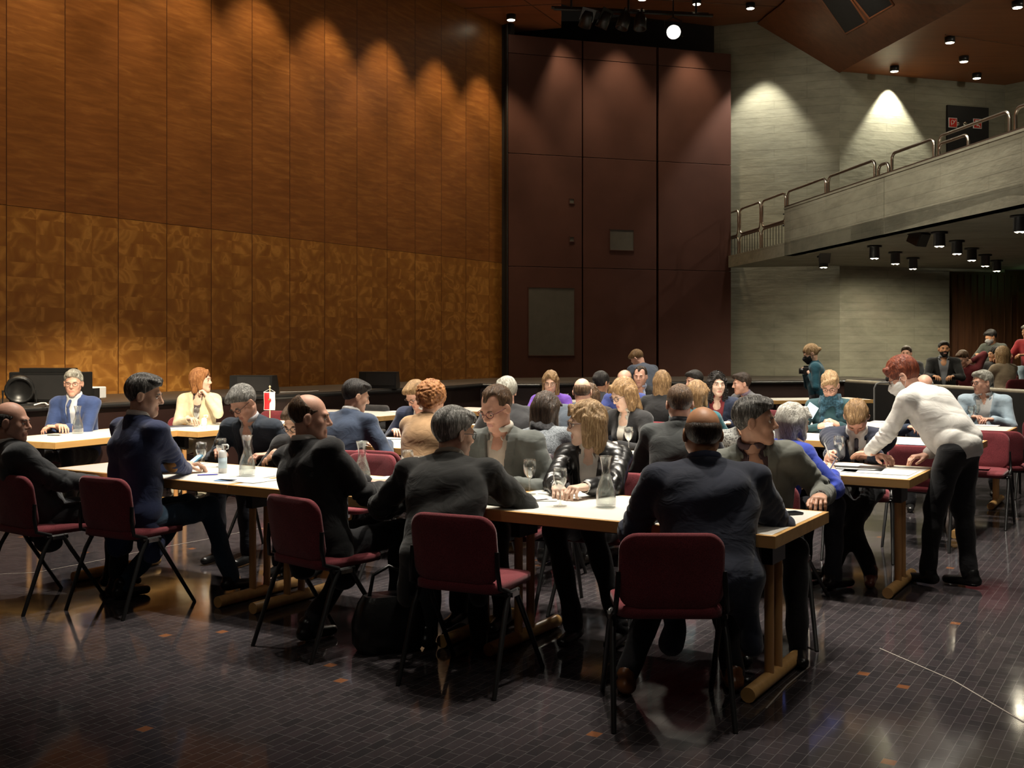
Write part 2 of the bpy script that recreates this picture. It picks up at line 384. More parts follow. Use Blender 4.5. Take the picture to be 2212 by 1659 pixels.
# dark timber wall under the balcony
m = MB(); m.box((3.2, .1, 1.55), (6.6, .2, 3.1))
for k in range(44): m.box((-.05 + .15 * k, -.012, 1.5), (.012, .02, 3.0))
struct(m.build('wall_timber', M_DWOOD, loc=(8.8, 21.95, 0), rz=R(10)))
m = MB(); m.box((0, 0, 1.05), (.95, .05, 2.1)); m.box((.38, -.05, 1.05), (.03, .06, .16))
dd = m.build('door_1', woodm('door_wood', (.07, .026, .01), (.11, .045, .016), 2), loc=(10.75, 22.12, .55), rz=R(10)); struct(dd)
# ceilings
def slab(name, poly, z, mat, t=.12, **k):
    m = MB(); m.prism(poly, z, z + t); return struct(m.build(name, mat))
slab('ceiling', [(-17, -4), (-.2, -4), (.93, 20.45), (-.4, 20.9), (-.6, 21.1), (-1.6, 20.6)], 7.55, M_CEIL)
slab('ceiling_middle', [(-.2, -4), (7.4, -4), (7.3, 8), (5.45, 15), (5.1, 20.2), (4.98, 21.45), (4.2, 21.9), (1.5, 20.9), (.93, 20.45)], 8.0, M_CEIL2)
slab('ceiling_gallery', [(8.9, -4), (15.2, -4), (15.2, 23), (6.2, 22.4), (6.38, 21.0), (7.05, 16.8), (8.5, 8)], 6.87, M_CEIL)
m = MB()
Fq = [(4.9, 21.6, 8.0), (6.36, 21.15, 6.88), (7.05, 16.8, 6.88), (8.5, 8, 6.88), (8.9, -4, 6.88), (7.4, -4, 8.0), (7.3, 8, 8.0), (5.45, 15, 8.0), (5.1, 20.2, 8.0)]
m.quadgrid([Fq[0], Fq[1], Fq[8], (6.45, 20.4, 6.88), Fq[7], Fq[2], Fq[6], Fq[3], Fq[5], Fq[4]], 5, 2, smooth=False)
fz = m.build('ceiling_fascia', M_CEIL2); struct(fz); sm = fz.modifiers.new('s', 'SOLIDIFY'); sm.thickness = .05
m = MB()   # fine joints on the ceilings
m.tube([(-1.2, 19.3, 7.548), (.87, 19.0, 7.548)], .012, 4); m.tube([(-2.0, 18, 7.548), (-.6, 20.2, 7.548)], .012, 4)
m.tube([(-.4, 17.5, 7.548), (.92, 20.3, 7.548)], .01, 4); m.tube([(7.4, 18.5, 6.868), (12, 20.5, 6.868)], .01, 4); m.tube([(7.8, 16, 6.868), (12, 18, 6.868)], .01, 4)
m.tube([(1.0, 19.9, 7.998), (5.1, 20.6, 7.998)], .012, 4)
struct(m.build('trim_1', M_DWOOD))
# black panel standing in for the shade of the open gap above the partition
m = MB(); m.box((2.1, 21.9, 7.7), (5.2, .1, .8), ); struct(m.build('gap_shade_panel', M_BLKM))
# grilles in the fascia
def fpoint(px, py):
    n = (Vector(Fq[2]) - Vector((5.1, 20.2, 8.0))).cross(Vector((6.45, 20.4, 6.88)) - Vector((5.1, 20.2, 8.0))).normalized()
    d_ = Vector(((px - 1106) / 2340, 1, (750 - py) / 2340)); o = Vector((0, 0, 1.52)); q = Vector((5.1, 20.2, 8.0))
    t = (q - o).dot(n) / d_.dot(n); return o + d_ * t, (n if n.z < 0 else -n)
for quad, lb in ((((1776, -6), (1829, 70), (1873, 46), (1822, -30)), 'dark square ceiling grille in the sloping wood fascia, nearest the concrete wall'),
                 (((1841, -10), (1880, 38), (1932, 8), (1900, -40)), 'dark ceiling grille cut by the top of the picture, right of the other fascia grille')):
    P = [fpoint(*q) for q in quad]; P = [(Vector((0, 0, 1.52)) + (p[0] - Vector((0, 0, 1.52))) * .965, p[1]) for p in P]; c = sum((p[0] for p in P), Vector()) / 4; t = empty('ceiling_grille', c, 0, lb, 'vent')
    nrm = P[0][1]; loc = [p[0] - c for p in P]
    g = MB(); g.quadgrid([loc[0] + nrm * .02, loc[1] + nrm * .02, loc[3] + nrm * .02, loc[2] + nrm * .02], 2, 2, smooth=False)
    o = g.build('mesh_panel', M_BLKM, t); s_ = o.modifiers.new('s', 'SOLIDIFY'); s_.thickness = .015
    g = MB()
    for i in range(4): g.tube([loc[i] + nrm * .02, loc[(i + 1) % 4] + nrm * .02], .025, 4)
    g.build('frame', M_CEIL2, t)
t = empty('ceiling_grille', (11.0, 19.95, 6.86), R(20), 'flat dark slot vent in the low gallery ceiling at the right edge', 'vent')
g = MB(); g.box((0, 0, 0), (.75, .28, .02)); g.build('mesh_panel', M_GRILLE, t); g = MB()
for s_ in (-1, 1): g.box((0, s_ * .15, 0), (.8, .02, .03)); g.box((s_ * .385, 0, 0), (.02, .3, .03))
g.build('frame', M_BLKM, t)
# balcony: slab, parapet
def bfx(Y): return 4.7 + .137 * (18.7 - Y)
m = MB(); m.prism([(4.28, 21.45), (bfx(18.7), 18.7), (bfx(4), 4), (14.9, 4), (14.9, 21.9), (9.8, 22.0), (6.3, 20.98)], 3.1, 3.33)
b1 = m.build('trim_balcony_slab', M_CONC2); struct(b1)
d2 = (Vector((bfx(4), 4)) - Vector((bfx(18.7), 18.7))); ab = math.atan2(d2.y, d2.x)
m = MB(); L2 = d2.length
jo = [0, .25, 3.62, 7.5, 11.4, L2]
for i in range(5): m.box(((jo[i] + jo[i + 1]) / 2, .1, 3.5), (jo[i + 1] - jo[i] - .012, .2, .8))
m.box((L2 / 2, .12, 3.5), (L2, .16, .78))
m.box((L2 / 2, .1, 3.915), (L2, .22, .03))
struct(m.build('wall_balcony_parapet', M_CONC, loc=(bfx(18.7), 18.7, 0), rz=ab))
m = MB(); m.box((L2 / 2, .1, 3.94), (L2, .2, .025)); struct(m.build('trim_3', plain('parapet_cap', (.05, .03, .02), .5), loc=(bfx(18.7), 18.7, 0), rz=ab))
# gallery floor steps and low walls behind the parapet
m = MB()
for k in range(4): m.prism([(6.9 + k * 1.0, 20.4 - .1 * k), (7.3 + k * 1.0, 9), (14.8, 9), (14.8, 21.6), (8.2 + k, 20.9)], 3.33, 3.9 + .3 * k)
struct(m.build('trim_gallery_steps', M_CONC2))
# stage and dark base
front = [(-12.1, -1.0), (-.9, 16.1), (-.5, 17.1), (.41, 17.1), (3.6, 18.3), (6.97, 19.3)]
back = [(6.6, 21.2), (6.35, 20.95), (4.5, 21.6), (4.3, 21.6), (-.02, 20.3), (-.3, 20.4), (wallx(-1) + .02, -1.0)]
m = MB(); m.prism(front + back, 0, .93); struct(m.build('stage_block', M_STGF))
m = MB(); m.prism([(x + (.03 if i < 2 else 0), y - .03) for i, (x, y) in enumerate(front)] + back, .93, .955); o = m.build('stage_floor', M_STG); struct(o)
m = MB()
for i in range(len(front) - 1): m.tube([(front[i][0] + .03, front[i][1] - .04, .92), (front[i + 1][0] + .03, front[i + 1][1] - .04, .92)], .028, 6)
struct(m.build('trim_stage_edge', M_BLK))
# raked seating tiers on the right
cl = [(5.75, 18.6), (6.05, 17.0), (6.4, 15.9), (6.7, 14.2), (7.4, 10.6), (8.0, 7.0)]
def offs_(pl, dx, dy=0): return [(x + dx, y + dy) for x, y in pl]
m = MB()
for k, zt in enumerate((.30, .62, .92)): m.prism(offs_(cl, .1 + 1.25 * k, .25 * k) + [(14.8, 7), (14.8, 21.6), (7.6 + k * .9, 20.0)], 0, zt)
struct(m.build('trim_seating_tiers', M_STGF))
for i in range(len(cl) - 1):
    a_, b_ = Vector((*cl[i], 0)), Vector((*cl[i + 1], 0)); n_ = Vector((0, 0, 1)).cross((b_ - a_).normalized()) * .05
    m = MB(); m.prism([(a_ - n_)[:2], (b_ - n_)[:2], (b_ + n_)[:2], (a_ + n_)[:2]], 0, .92); struct(m.build('wall_tier_front', M_BLKM))
m = MB(); m.tube([(x, y, .935) for x, y in cl], .035, 8); struct(m.build('trim_tier_rail', plain('pale_rail', (.30, .26, .2), .45)))  # rail in one even pale tone
# floor seam
def gp(px, py): s_ = (py - 750) / 1.52; return ((px - 1106) / s_, 2340 / s_, .0015)
m = MB()
for run in (((-60, 1243), (80, 1236), (180, 1217), (330, 1186), (470, 1160), (545, 1144), (700, 1120)), ((1740, 1290), (1748, 1380), (1748, 1440), (1700, 1480), (1655, 1530)), ((2212, 1560), (2060, 1470), (1900, 1400))):
    pts = [Vector(gp(*p)) for p in run]
    for i in range(len(pts) - 1):
        a_, b_ = pts[i], pts[i + 1]; n_ = Vector((0, 0, 1)).cross((b_ - a_).normalized()) * .004
        m.face([a_ - n_, b_ - n_, b_ + n_, a_ + n_])
struct(m.build('trim_floor_seam', plain('seam_strip', (.28, .25, .22), .4)))
# ---- lamps
def downlight(x, y, z, r=.085, lab='', h=.10, grp='recessed downlights in the wooden ceiling'):
    t = empty('ceiling_downlight', (x, y, z), 0, lab, 'ceiling light', grp)
    g = MB(); g.lathe([(0, 0), (r, 0), (r, -h), (r * .86, -h), (r * .86, -h * .8)], n=20); g.build('housing', M_BLK, t)
    g = MB(); g.lathe([(0, -h * .82), (r * .85, -h * .82), (r * .8, -h * 1.02), (0, -h * 1.12)], n=20); g.build('diffuser', M_LED, t)
def onz(px, py, z): Y = 2340 * (z - 1.52) / (750 - py); return ((px - 1106) / 2340 * Y, Y)
for px, py, z, lb in ((1104, 42, 7.55, 'round ceiling downlight beside the corner of the veneered wall'), (1505, 8, 8.0, 'round ceiling downlight straight above the lit spotlight'),
                      (1621, 17, 8.0, 'round ceiling downlight over the concrete wall, left of the sloping fascia'), (1387, -2, 8.0, 'round ceiling downlight just cut by the top edge'),
                      (1932, 153, 6.87, 'round downlight above the brightest wash on the concrete wall'), (2110, 168, 6.87, 'round downlight above the black fire equipment niche'),
                      (2082, 132, 6.87, 'round gallery downlight, middle of the slanting row of three'), (2052, 91, 6.87, 'round gallery downlight, nearest of the slanting row of three'),
                      (2198, 15, 6.87, 'large round gallery downlight in the top right corner')):
    X, Y = onz(px, py, z - .09); downlight(X, Y, z, .085, lb)
sof = [((2029, 530), 14.8, 'largest lamp at the near end of the long row under the balcony'), ((2067, 546), 16, 'second lamp from the near end of the long balcony row'), ((2099, 561), 17.2, 'third lamp in the long row under the balcony'),
       ((2128, 573), 18.4, 'fourth lamp in the long row under the balcony'), ((2153, 584), 19.6, 'smallest lamp at the far end of the long balcony row'),
       ((1889, 555), 16.8, 'nearest lamp of the short row of three under the balcony'), ((1934, 567), 17.9, 'middle lamp of the short row of three under the balcony'), ((1972, 578), 19.05, 'farthest lamp of the short row of three, above the pale concrete'),
       ((1779, 578), 18.7, 'balcony lamp hanging just under the left black loudspeaker'), ((2203, 497), 12.95, 'balcony lamp at the right picture edge')]
for (px, py), Y, lb in sof:
    X = (px - 1106) / 2340 * Y
    t = empty('spot_lamp', (X, Y, 3.1), 0, lb, 'ceiling light', 'black cylinder lamps under the balcony')
    g = MB(); g.lathe([(0, 0), (.11, 0), (.11, -.03), (.075, -.03), (.08, -.2), (.068, -.2), (.06, -.16)], n=18); g.build('housing', M_BLK, t)
    for s_ in (-1, 1):
        g = MB(); g.lathe([(0, -.17), (.03, -.18), (.03, -.2), (0, -.215)], (s_ * .032, 0, 0), n=12); g.build('bulb', M_LED, t)
# loudspeakers on the soffit
for (px, py), Y, sc, yw, lb in (((1981, 512), 15.0, 1.0, 25, 'black boxy loudspeaker hung under the balcony, right one'), ((1779, 552), 18.3, .85, -10, 'black loudspeaker hung under the left end of the balcony')):
    X = (px - 1106) / 2340 * Y; z = 1.52 + (750 - py) / 2340 * Y
    t = empty('loudspeaker', (X, Y, z), R(yw), lb, 'loudspeaker')
    g = MB(); g.prism([(-.11 * sc, -.12 * sc), (.11 * sc, -.12 * sc), (.07 * sc, .1 * sc), (-.07 * sc, .1 * sc)], -.1, .1)
    o = g.build('cabinet', M_BLK, t, bevel=.01); o.rotation_euler = (R(25), 0, R(8))
    g = MB(); g.prism([(-.095 * sc, -.126 * sc), (.095 * sc, -.126 * sc), (.095 * sc, -.119 * sc), (-.095 * sc, -.119 * sc)], -.085, .085); o = g.build('front_grille', M_GRILLE, t); o.rotation_euler = (R(25), 0, R(8))
    g = MB(); g.tube([(0, .05, .05), (0, .06, 3.1 - z)], .018, 8); g.box((0, .06, 3.095 - z), (.12, .12, .012)); g.build('bracket', M_BLK, t)
# lit spotlight and dark rig above the partition
t = empty('stage_spotlight', (2.76, 18.5, 6.91), 0, 'switched-on round spotlight hanging in front of the partition top', 'spotlight')
g = MB(); g.lathe([(0, .26), (.06, .26), (.085, .2), (.085, 0), (.12, -.02), (.12, -.03)], n=24); o = g.build('housing', M_BLK, t); o.rotation_euler = (R(-70), 0, R(172))
o.rotation_euler = (R(78), 0, R(-6))
o.rotation_euler = Vector((-1.5, -11.5, -5.6)).to_track_quat('-Z', 'Y').to_euler()
g = MB(); g.lathe([(0, -.03), (.09, -.02), (.09, -.004), (0, 0)], n=24); o2 = g.build('lens', M_LEDB, t); o2.rotation_euler = o.rotation_euler
g = MB(); g.tube([(-.14, 0, 0), (-.14, .05, .2), (0, .05, .26), (.14, .05, .2), (.14, 0, 0)], .012, 6); g.tube([(0, .05, .26), (0, .05, 1.08)], .014, 6); g.box((.15, 0, 0), (.02, .05, .16)); g.build('yoke', M_BLK, t)
rig = empty('lighting_rig', (2.0, 18.6, 7.28), R(8), 'black bar with dark switched-off stage lamps above the partition', 'lighting rig')
g = MB(); g.tube([(-1.3, 0, 0), (1.5, 0, 0)], .03, 8); g.tube([(-1.3, .25, .1), (1.5, .25, .1)], .03, 8)
for x in (-1.0, 0, 1.2): g.tube([(x, 0, 0), (x, 0, .705)], .02, 6); g.tube([(x, 0, 0), (x, .25, .1)], .015, 6)
g.build('truss', M_BLK, rig)
for k, x in enumerate((-.75, -.45, -.1, .2)):
    g = MB(); g.lathe([(0, .18), (.07, .18), (.1, .1), (.11, -.1), (.09, -.1), (.05, -.02), (0, -.02)], n=16)
    o = g.build('dark_lamp', M_BLK, rig, loc=(x, -.02, -.2)); o.rotation_euler = (R(35 - 10 * k), R(12), R(30 * k))
    g = MB(); g.box((0, 0, .12), (.24, .02, .22)); g.build('barn_door', M_BLK, o)
# black fire equipment niche on the upper concrete wall
def onB(px, py):   # plane of the right concrete wall
    r = (px - 1106) / 2340; t = (r * 21.0 - 6.35) / (.958 - r * .286); X, Y = 6.35 + .958 * t, 21 + .286 * t
    return X, Y, 1.52 + (750 - py) / 2340 * Y
wb = math.atan2(.286, .958)
x0, y0, z1 = onB(2043, 227); x1, y1, _ = onB(2132, 232); z0 = onB(2043, 345)[2]
wN = math.hypot(x1 - x0, y1 - y0)
t = empty('fire_equipment_niche', (x0, y0, z0), wb, 'black fire equipment cabinet set high in the concrete wall', 'cabinet')
g = MB(); g.box((wN / 2, -.03, (z1 - z0) / 2), (wN, .05, z1 - z0)); g.build('cabinet_front', M_BLKM, t, bevel=.006)
for px, nm in ((2065, 'valve'), (2080, 'valve')):
    X, Y, Z = onB(px, 268); g = MB(); g.lathe([(0, .03), (.03, .03), (.045, 0)], n=14); o = g.build(nm, M_CHROME, t, loc=((px - 2043) / 89 * wN, -.06, Z - z0)); o.rotation_euler = (R(90), 0, 0)
for px0, px1, py0, py1, kind, lb in ((2044, 2062, 255, 276, 'hose', 'red fire hose sign, left one on the black niche'), (2097, 2115, 257, 278, 'ext', 'red fire equipment sign with flame, right one on the niche')):
    a_ = onB(px0, py1); b_ = onB(px1, py1); zt = onB(px0, py0)[2]; w_ = math.hypot(b_[0] - a_[0], b_[1] - a_[1]); h_ = zt - a_[2]
    t = empty('fire_sign', (a_[0], a_[1] , a_[2]), wb, lb, 'sign', 'red fire safety signs')
    mr = plain('sign_red', (.55, .03, .015), .5, var=.02)
    g = MB(); g.box((w_ / 2, -.07, h_ / 2), (w_, .012, h_)); g.build('border', M_WPLAST, t)
    g = MB(); g.box((w_ / 2, -.078, h_ / 2), (w_ * .86, .008, h_ * .86)); g.build('red_field', mr, t)
    g = MB()
    if kind == 'hose':
        g.tube([(w_ * (.42 + .17 * math.cos(a)), -.083, h_ * (.55 + .2 * math.sin(a))) for a in [k * math.pi / 8 for k in range(16)]], .006, 6, closed=True)
        g.tube([(w_ * .28, -.083, h_ * .55), (w_ * .28, -.083, h_ * .22)], .006, 6); g.tube([(w_ * .6, -.083, h_ * .5), (w_ * .78, -.083, h_ * .8)], .006, 6)
    else:
        g.box((w_ * .35, -.083, h_ * .6), (w_ * .3, .004, h_ * .5)); g.tube([(w_ * .35, -.083, h_ * .25), (w_ * .6, -.083, h_ * .35), (w_ * .75, -.083, h_ * .15)], .012, 6); g.tube([(w_ * .72, -.083, h_ * .5), (w_ * .78, -.083, h_ * .8)], .01, 6)
    g.build('pictogram', M_WPLAST, t)
# exit sign at the right edge
t = empty('exit_sign', (10.18, 21.4, 2.72), R(10), 'small lit green exit sign at the right picture edge', 'sign')
g = MB(); g.box((.12, 0, .12), (.26, .05, .3)); g.build('sign_box', emis('green_sign', (.25, .7, .3), 1.2), t)
g = MB(); g.box((.1, -.03, .1), (.05, .006, .12)); g.tube([(.1, -.03, .18), (.1, -.03, .2)], .02, 8); g.box((.18, -.03, .12), (.05, .006, .18)); g.tube([(.12, -.03, .12), (.05, -.03, .04)], .01, 6); g.build('running_figure', emis('sign_white', (.9, 1, .9), 2), t)
g = MB(); g.tube([(.12, 0, .27), (.12, 0, .37)], .008, 6); g.build('hanger', M_BLK, t)
# railings along the balcony edge
def bline(s_): d_ = Vector((bfx(4) - bfx(18.7), 4 - 18.7, 0)).normalized(); return Vector((bfx(18.7), 18.7, 0)) + d_ * s_ + Vector((.05, 0, 0))
def loop(s0, s1, z0, z1, r=.08, closed=False, back=0):
    a_, b_ = bline(s0), bline(s1); off = Vector((back, 0, 0)); pts = []
    def P(t, z): return a_.lerp(b_, t) + off + Vector((0, 0, z))
    L = (b_ - a_).length; k = r / L
    arc = [(math.cos(x), math.sin(x)) for x in [math.pi / 2 * i / 5 for i in range(6)]]
    if closed:
        for c_, s__ in arc: pts.append(P(1 - k + k * s__, z1 - r + r * c_))
        for c_, s__ in arc: pts.append(P(1 - k + k * c_, z0 + r - r * s__))
        for c_, s__ in arc: pts.append(P(k - k * s__, z0 + r - r * c_))
        for c_, s__ in arc: pts.append(P(k - k * c_, z1 - r + r * s__))
    else:
        pts.append(P(0, z0))
        for c_, s__ in arc: pts.append(P(k - k * c_, z1 - r + r * s__))
        for c_, s__ in arc: pts.append(P(1 - k + k * s__, z1 - r + r * c_))
        pts.append(P(1, z0))
    return pts
def smap(px): r = (px - 1106) / 2340; d_ = Vector((bfx(4) - bfx(18.7), 4 - 18.7)).normalized(); x0_, y0_ = bfx(18.7) + .05, 18.7; return (r * y0_ - x0_) / (d_.x - r * d_.y)
rails = [((1545, 1595), 'l'), ((1599, 1643), 'l'), ((1647, 1697), 'l'), ((1702, 1784), 's'), ((1790, 1890), 's'), ((1898, 1920), 'lo'), ((1927, 2018), 's'), ((2029, 2092), 'lo'), ((2029, 2181), 's'), ((2194, 2300), 's')]
words = ['leftmost closed-loop steel railing frame with bars on the balcony end', 'second steel railing frame with bars, on the balcony slab end', 'third steel railing frame with bars, touching the parapet end', 'first steel railing bow on the parapet, beside its left end',
         'long steel railing bow on the parapet, left of the panel joint', 'small narrow steel hoop over the joint of the parapet', 'steel railing bow right of the parapet joint', 'low steel hoop inside the long bow at the right', 'longest steel railing bow on the parapet, below the fire niche', 'steel railing bow cut by the right picture edge']
for k, ((p0, p1), kind) in enumerate(rails):
    s0, s1 = smap(p0), smap(p1); c = bline(s0)
    t = empty('balcony_railing', (c.x, c.y, 3.33), 0, words[k], 'railing', 'steel railings of the balcony')
    g = MB(); off = Vector((-c.x, -c.y, -3.33))
    if kind == 'l':
        g.tube([p + off for p in loop(s0, s1, 3.72, 4.2, .1, True)], .021, 8, closed=True); g.build('handrail_loop', M_STEEL, t)
        g = MB(); g.tube([p + off for p in loop(s0, s1, 3.33, 3.68, .1)], .018, 8); g.build('lower_loop', M_STEEL, t)
        g = MB()
        for j in range(7):
            p = bline(s0 + (s1 - s0) * (j + .8) / 8) + off; g.tube([p + Vector((0, 0, 3.34)), p + Vector((0, 0, 3.73))], .006, 5)
        g.build('bars', M_BLK, t)
    else:
        g.tube([p + off for p in loop(s0, s1, 3.945, 4.2 if kind == 's' else 4.1, .09)], .021, 8); g.build('handrail_loop', M_STEEL, t)
# back rails further in on the gallery
for k, (x_, y0_, y1_, zz) in enumerate(((7.6, 18.5, 12, 4.55), (8.6, 17.5, 12, 4.85))):
    t = empty('gallery_railing', (x_, y0_, zz - .9), 0, ('nearer', 'farther')[k] + ' straight steel rail running inside the gallery', 'railing')
    g = MB(); g.tube([(0, 0, .0), (0, 0, .85), (.0, -.1, .95), (0, y1_ - y0_, 1.0)], .022, 8); g.build('handrail', M_STEEL, t)
    for j in range(1, 4): g = MB(); g.tube([(0, (y1_ - y0_) * j / 3.2, 0), (0, (y1_ - y0_) * j / 3.2, 1.0)], .018, 8); g.build('post', M_STEEL, t)
t = empty('music_stand', (4.86, 18.95, 3.33), 0, 'thin dark folding stand beside the balcony railing end', 'stand')
g = MB(); g.tube([(0, 0, 0), (.02, 0, .3), (-.05, 0, .5)], .012, 6); g.tube([(-.1, 0, 0), (.08, 0, .3)], .01, 6); g.tube([(-.12, 0, .32), (.1, 0, .36)], .018, 6); g.build('legs', M_BLK, t)
g = MB(); g.box((-.02, 0, .52), (.2, .02, .02)); g.tube([(-.07, 0, .4), (.08, 0, .54)], .01, 6); g.build('shelf', M_BLK, t)
# handrail of the dark entrance beside the stage (inverted U)
t = empty('entrance_handrail', (5.35, 16.0, 0), 0, 'thin grey bent handrail in front of the dark base wall', 'handrail')
g = MB(); g.tube([(0, 0, 0), (0, 0, .92), (.03, 0, .98), (.08, 0, 1.0), (.75, .1, 1.0), (.78, .1, .96), (.78, .1, 0)], .014, 8); g.build('bent_tube', plain('grey_tube', (.2, .2, .2), .4), t)
# stage monitors (speakers) and the gear at the left
def onstage(px, back=.12):
    r = (px - 1106) / 2340; Y = 11.45 / (.655 - r); return (r * Y - back * .549 * 0, Y)
for px, w_, lb in ((577, .36, 'black wedge speaker on the stage edge behind the table flag'), (848, .36, 'black wedge speaker on the stage edge, nearer the partition')):
    X, Y = onstage(px - 12); t = empty('stage_monitor', (X - .12, Y + .15, .955), aw - R(62), lb, 'loudspeaker', 'stage monitor speakers')
    g = MB(); prof = [(-.15, 0), (.13, 0), (.15, .05), (.06, .23), (-.13, .23)]
    P = [(x, y, z) for x in (-.26, .26) for y, z in prof]; b = 0
    for i in range(5): j = (i + 1) % 5; g.face([P[i], P[j], P[5 + j], P[5 + i]][::-1])
    g.face([P[i] for i in range(5)]); g.face([P[5 + i] for i in range(4, -1, -1)])
    g.build('cabinet', M_BLK, t, bevel=.008)
    g = MB(); g.box((.04, -.152, .13), (.4, .006, .17)); g.build('front_grille', M_BLKM, t)
    g = MB(); g.tube([(-.262, -.04, .09), (-.285, -.04, .1), (-.285, .04, .13), (-.262, .04, .14)], .012, 6); g.build('handle', M_BLK, t)
X, Y = onstage(125); t = empty('stage_monitor', (X - .15, Y + .2, .955), aw - R(62), 'long black speaker on the stage behind the man in the blue suit', 'loudspeaker', 'stage monitor speakers')
g = MB(); g.box((0, 0, .17), (.72, .3, .30)); g.build('cabinet', M_BLK, t, bevel=.01); g = MB(); g.box((0, -.153, .17), (.64, .006, .24)); g.build('front_grille', M_BLKM, t); g = MB(); g.box((0, -.05, .34), (.5, .2, .04)); g.build('top_plate', M_BLK, t)
X, Y = onstage(50); t = empty('floor_spotlight', (X - .1, Y + .15, .955), R(20), 'round black floodlight lying on the stage at far left', 'spotlight')
g = MB(); g.lathe([(0, .2), (.08, .19), (.13, .1), (.135, 0), (.11, 0), (.10, .03), (0, .03)], n=20); o = g.build('housing', M_BLK, t, loc=(0, -.06, .15)); o.rotation_euler = (R(-75), 0, 0)
g = MB(); g.tube([(-.15, 0, .15), (-.15, 0, .02), (.15, 0, .02), (.15, 0, .15)], .012, 6); g.box((0, 0, .01), (.3, .2, .015)); g.build('yoke', M_BLK, t)
X, Y = onstage(192); t = empty('projector', (X - .1, Y + .2, .955), R(-10), 'small white and black projector on the stage right of the suited man', 'projector')
g = MB(); g.box((0, 0, .1), (.3, .24, .12)); g.build('body_shell', M_WPLAST, t, bevel=.01); g = MB(); g.box((.02, -.1, .1), (.31, .1, .1)); g.box((0, 0, .02), (.2, .2, .04)); g.build('front_housing', M_BLK, t)
X, Y = onstage(75); t = MB(); pts = [(X + .05 * k, Y - .02 + .05 * math.sin(k * 1.3), .965 + .02 * abs(math.sin(k))) for k in range(8)]
t.tube(pts, .008, 6); tag(t.build('power_cable', M_WPLAST), 'white cable lying on the stage edge at far left', 'cable')
X, Y = onstage(640); t = MB(); t.tube([(X - .2, Y - .0, .965), (X - .05, Y + .1, .965), (X + .1, Y + .15, .965), (X + .2, Y + .4, .965)], .008, 6); tag(t.build('power_cable', plain('grey_cable', (.35, .33, .3), .5)), 'thin grey cable trailing from the wedge speaker behind the flag', 'cable')
# ------------------------------------------------------------ furniture
def make_chair(seatm, name='conference_chair'):
    t = empty(name)
    g = MB(); rings = []
    out = rrect(.43, .42, .07, 5); n = len(out)
    for sc, z in ((.9, .425), (1, .432), (1, .462), (.96, .476), (.8, .482), (.4, .484)): rings += [(x * sc, y * sc + .01, z - (.012 if y > .12 and z > .47 else 0)) for x, y in out]
    g.quadgrid(rings, 6, n, closev=True); g.face([(x * .9, y * .9 + .01, .425) for x, y in out][::-1]); g.face([(x * .4, y * .4 + .01, .484) for x, y in out], True)
    g.build('seat', seatm, t, weld=True)
    g = MB(); out = rrect(.425, .315, .075, 6); n = len(out); P = []
    def bk(x, z, off): return (x, -.195 - (z - .5) * .16 + .55 * x * x + off, z)
    for sc, off in ((.2, -.018), (.6, -.018), (.93, -.017), (1, -.008), (1, .008), (.93, .017), (.6, .018), (.2, .018)):
        P += [bk(x * sc, .622 + y * sc, off) for x, y in out]
    g.quadgrid(P, 8, n, closev=True); g.face([bk(x * .2, .622 + y * .2, -.018) for x, y in out], True); g.face([bk(x * .2, .622 + y * .2, .018) for x, y in out][::-1], True)
    g.build('backrest', seatm, t, weld=True)
    g = MB()
    for s in (-1, 1):
        g.tube([(s * .225, -.10, .43), (s * .225, -.19, .46), (s * .218, -.20, .54), (s * .213, -.195, .62)], .011, 8)
        g.tube([(s * .225, -.13, .42), (s * .225, .0, .42)], .012, 8)
    g.tube([(-.225, -.08, .41), (.225, -.08, .41)], .011, 8); g.tube([(-.225, 0, .41), (.225, 0, .41)], .011, 8)
    g.build('frame', M_BLK, t)
    for s in (-1, 1):
        g = MB(); g.tube([(s * .225, -.10, .425), (s * .232, -.15, .34), (s * .240, -.28, .0)], [.013, .013, .011], 8); g.build('leg', M_BLK, t)
        g = MB(); g.tube([(s * .225, -.03, .425), (s * .232, .02, .34), (s * .240, .25, .0)], [.013, .013, .011], 8); g.build('leg', M_BLK, t)
        g = MB(); g.box((s * .236, -.065, .415), (.02, .07, .02)); g.build('bracket', M_CHROME, t)
    return t
def make_table():
    t = empty('folding_table')
    g = MB(); g.box((0, 0, .7175), (1.556, .756, .035)); g.build('tabletop', M_LAM, t)
    g = MB()
    for s in (-1, 1):
        g.box((0, s * .389, .708), (1.6, .022, .053)); g.box((s * .789, 0, .708), (.022, .757, .053))
    g.build('edge_band', M_EDGE, t, bevel=.002)
    g = MB(); g.box((0, -.25, .675), (1.35, .03, .045)); g.box((0, .25, .675), (1.35, .03, .045))
    for s in (-1, 1): g.box((s * .66, 0, .675), (.06, .62, .03))
    g.build('under_frame', M_BLK, t)
    for s in (-1, 1):
        for q in (-1, 1):
            g = MB(); g.tube([(s * .66, q * .06, .05), (s * .66, q * .06, .57)], .022, 12); g.build('post', M_POST, t)
        g = MB(); g.box((s * .66, 0, .61), (.052, .18, .12)); g.build('hinge_sleeve', M_BLK, t)
        g = MB(); g.tube([(s * .66, -.34, .034), (s * .66, .34, .034)], .033, 14); g.build('foot_bar', M_EDGE, t)
    return t
ch0 = make_chair(M_RED); tb0 = make_table(); chg = make_chair(M_GREY); reg_kids()
used = set()
def inst(proto, loc, rz, label, cat, group=None):
    if proto.name in used: o = copy_tree(proto)
    else: o = proto; used.add(proto.name)
    o.location = loc; o.rotation_euler = (0, 0, rz); tag(o, label, cat, group); return o
def chair(x, y, rz, label, z=0, proto=None):
    return inst(proto or ch0, (x, y, z), rz, label, 'chair', 'burgundy conference chairs' if proto is None else None)
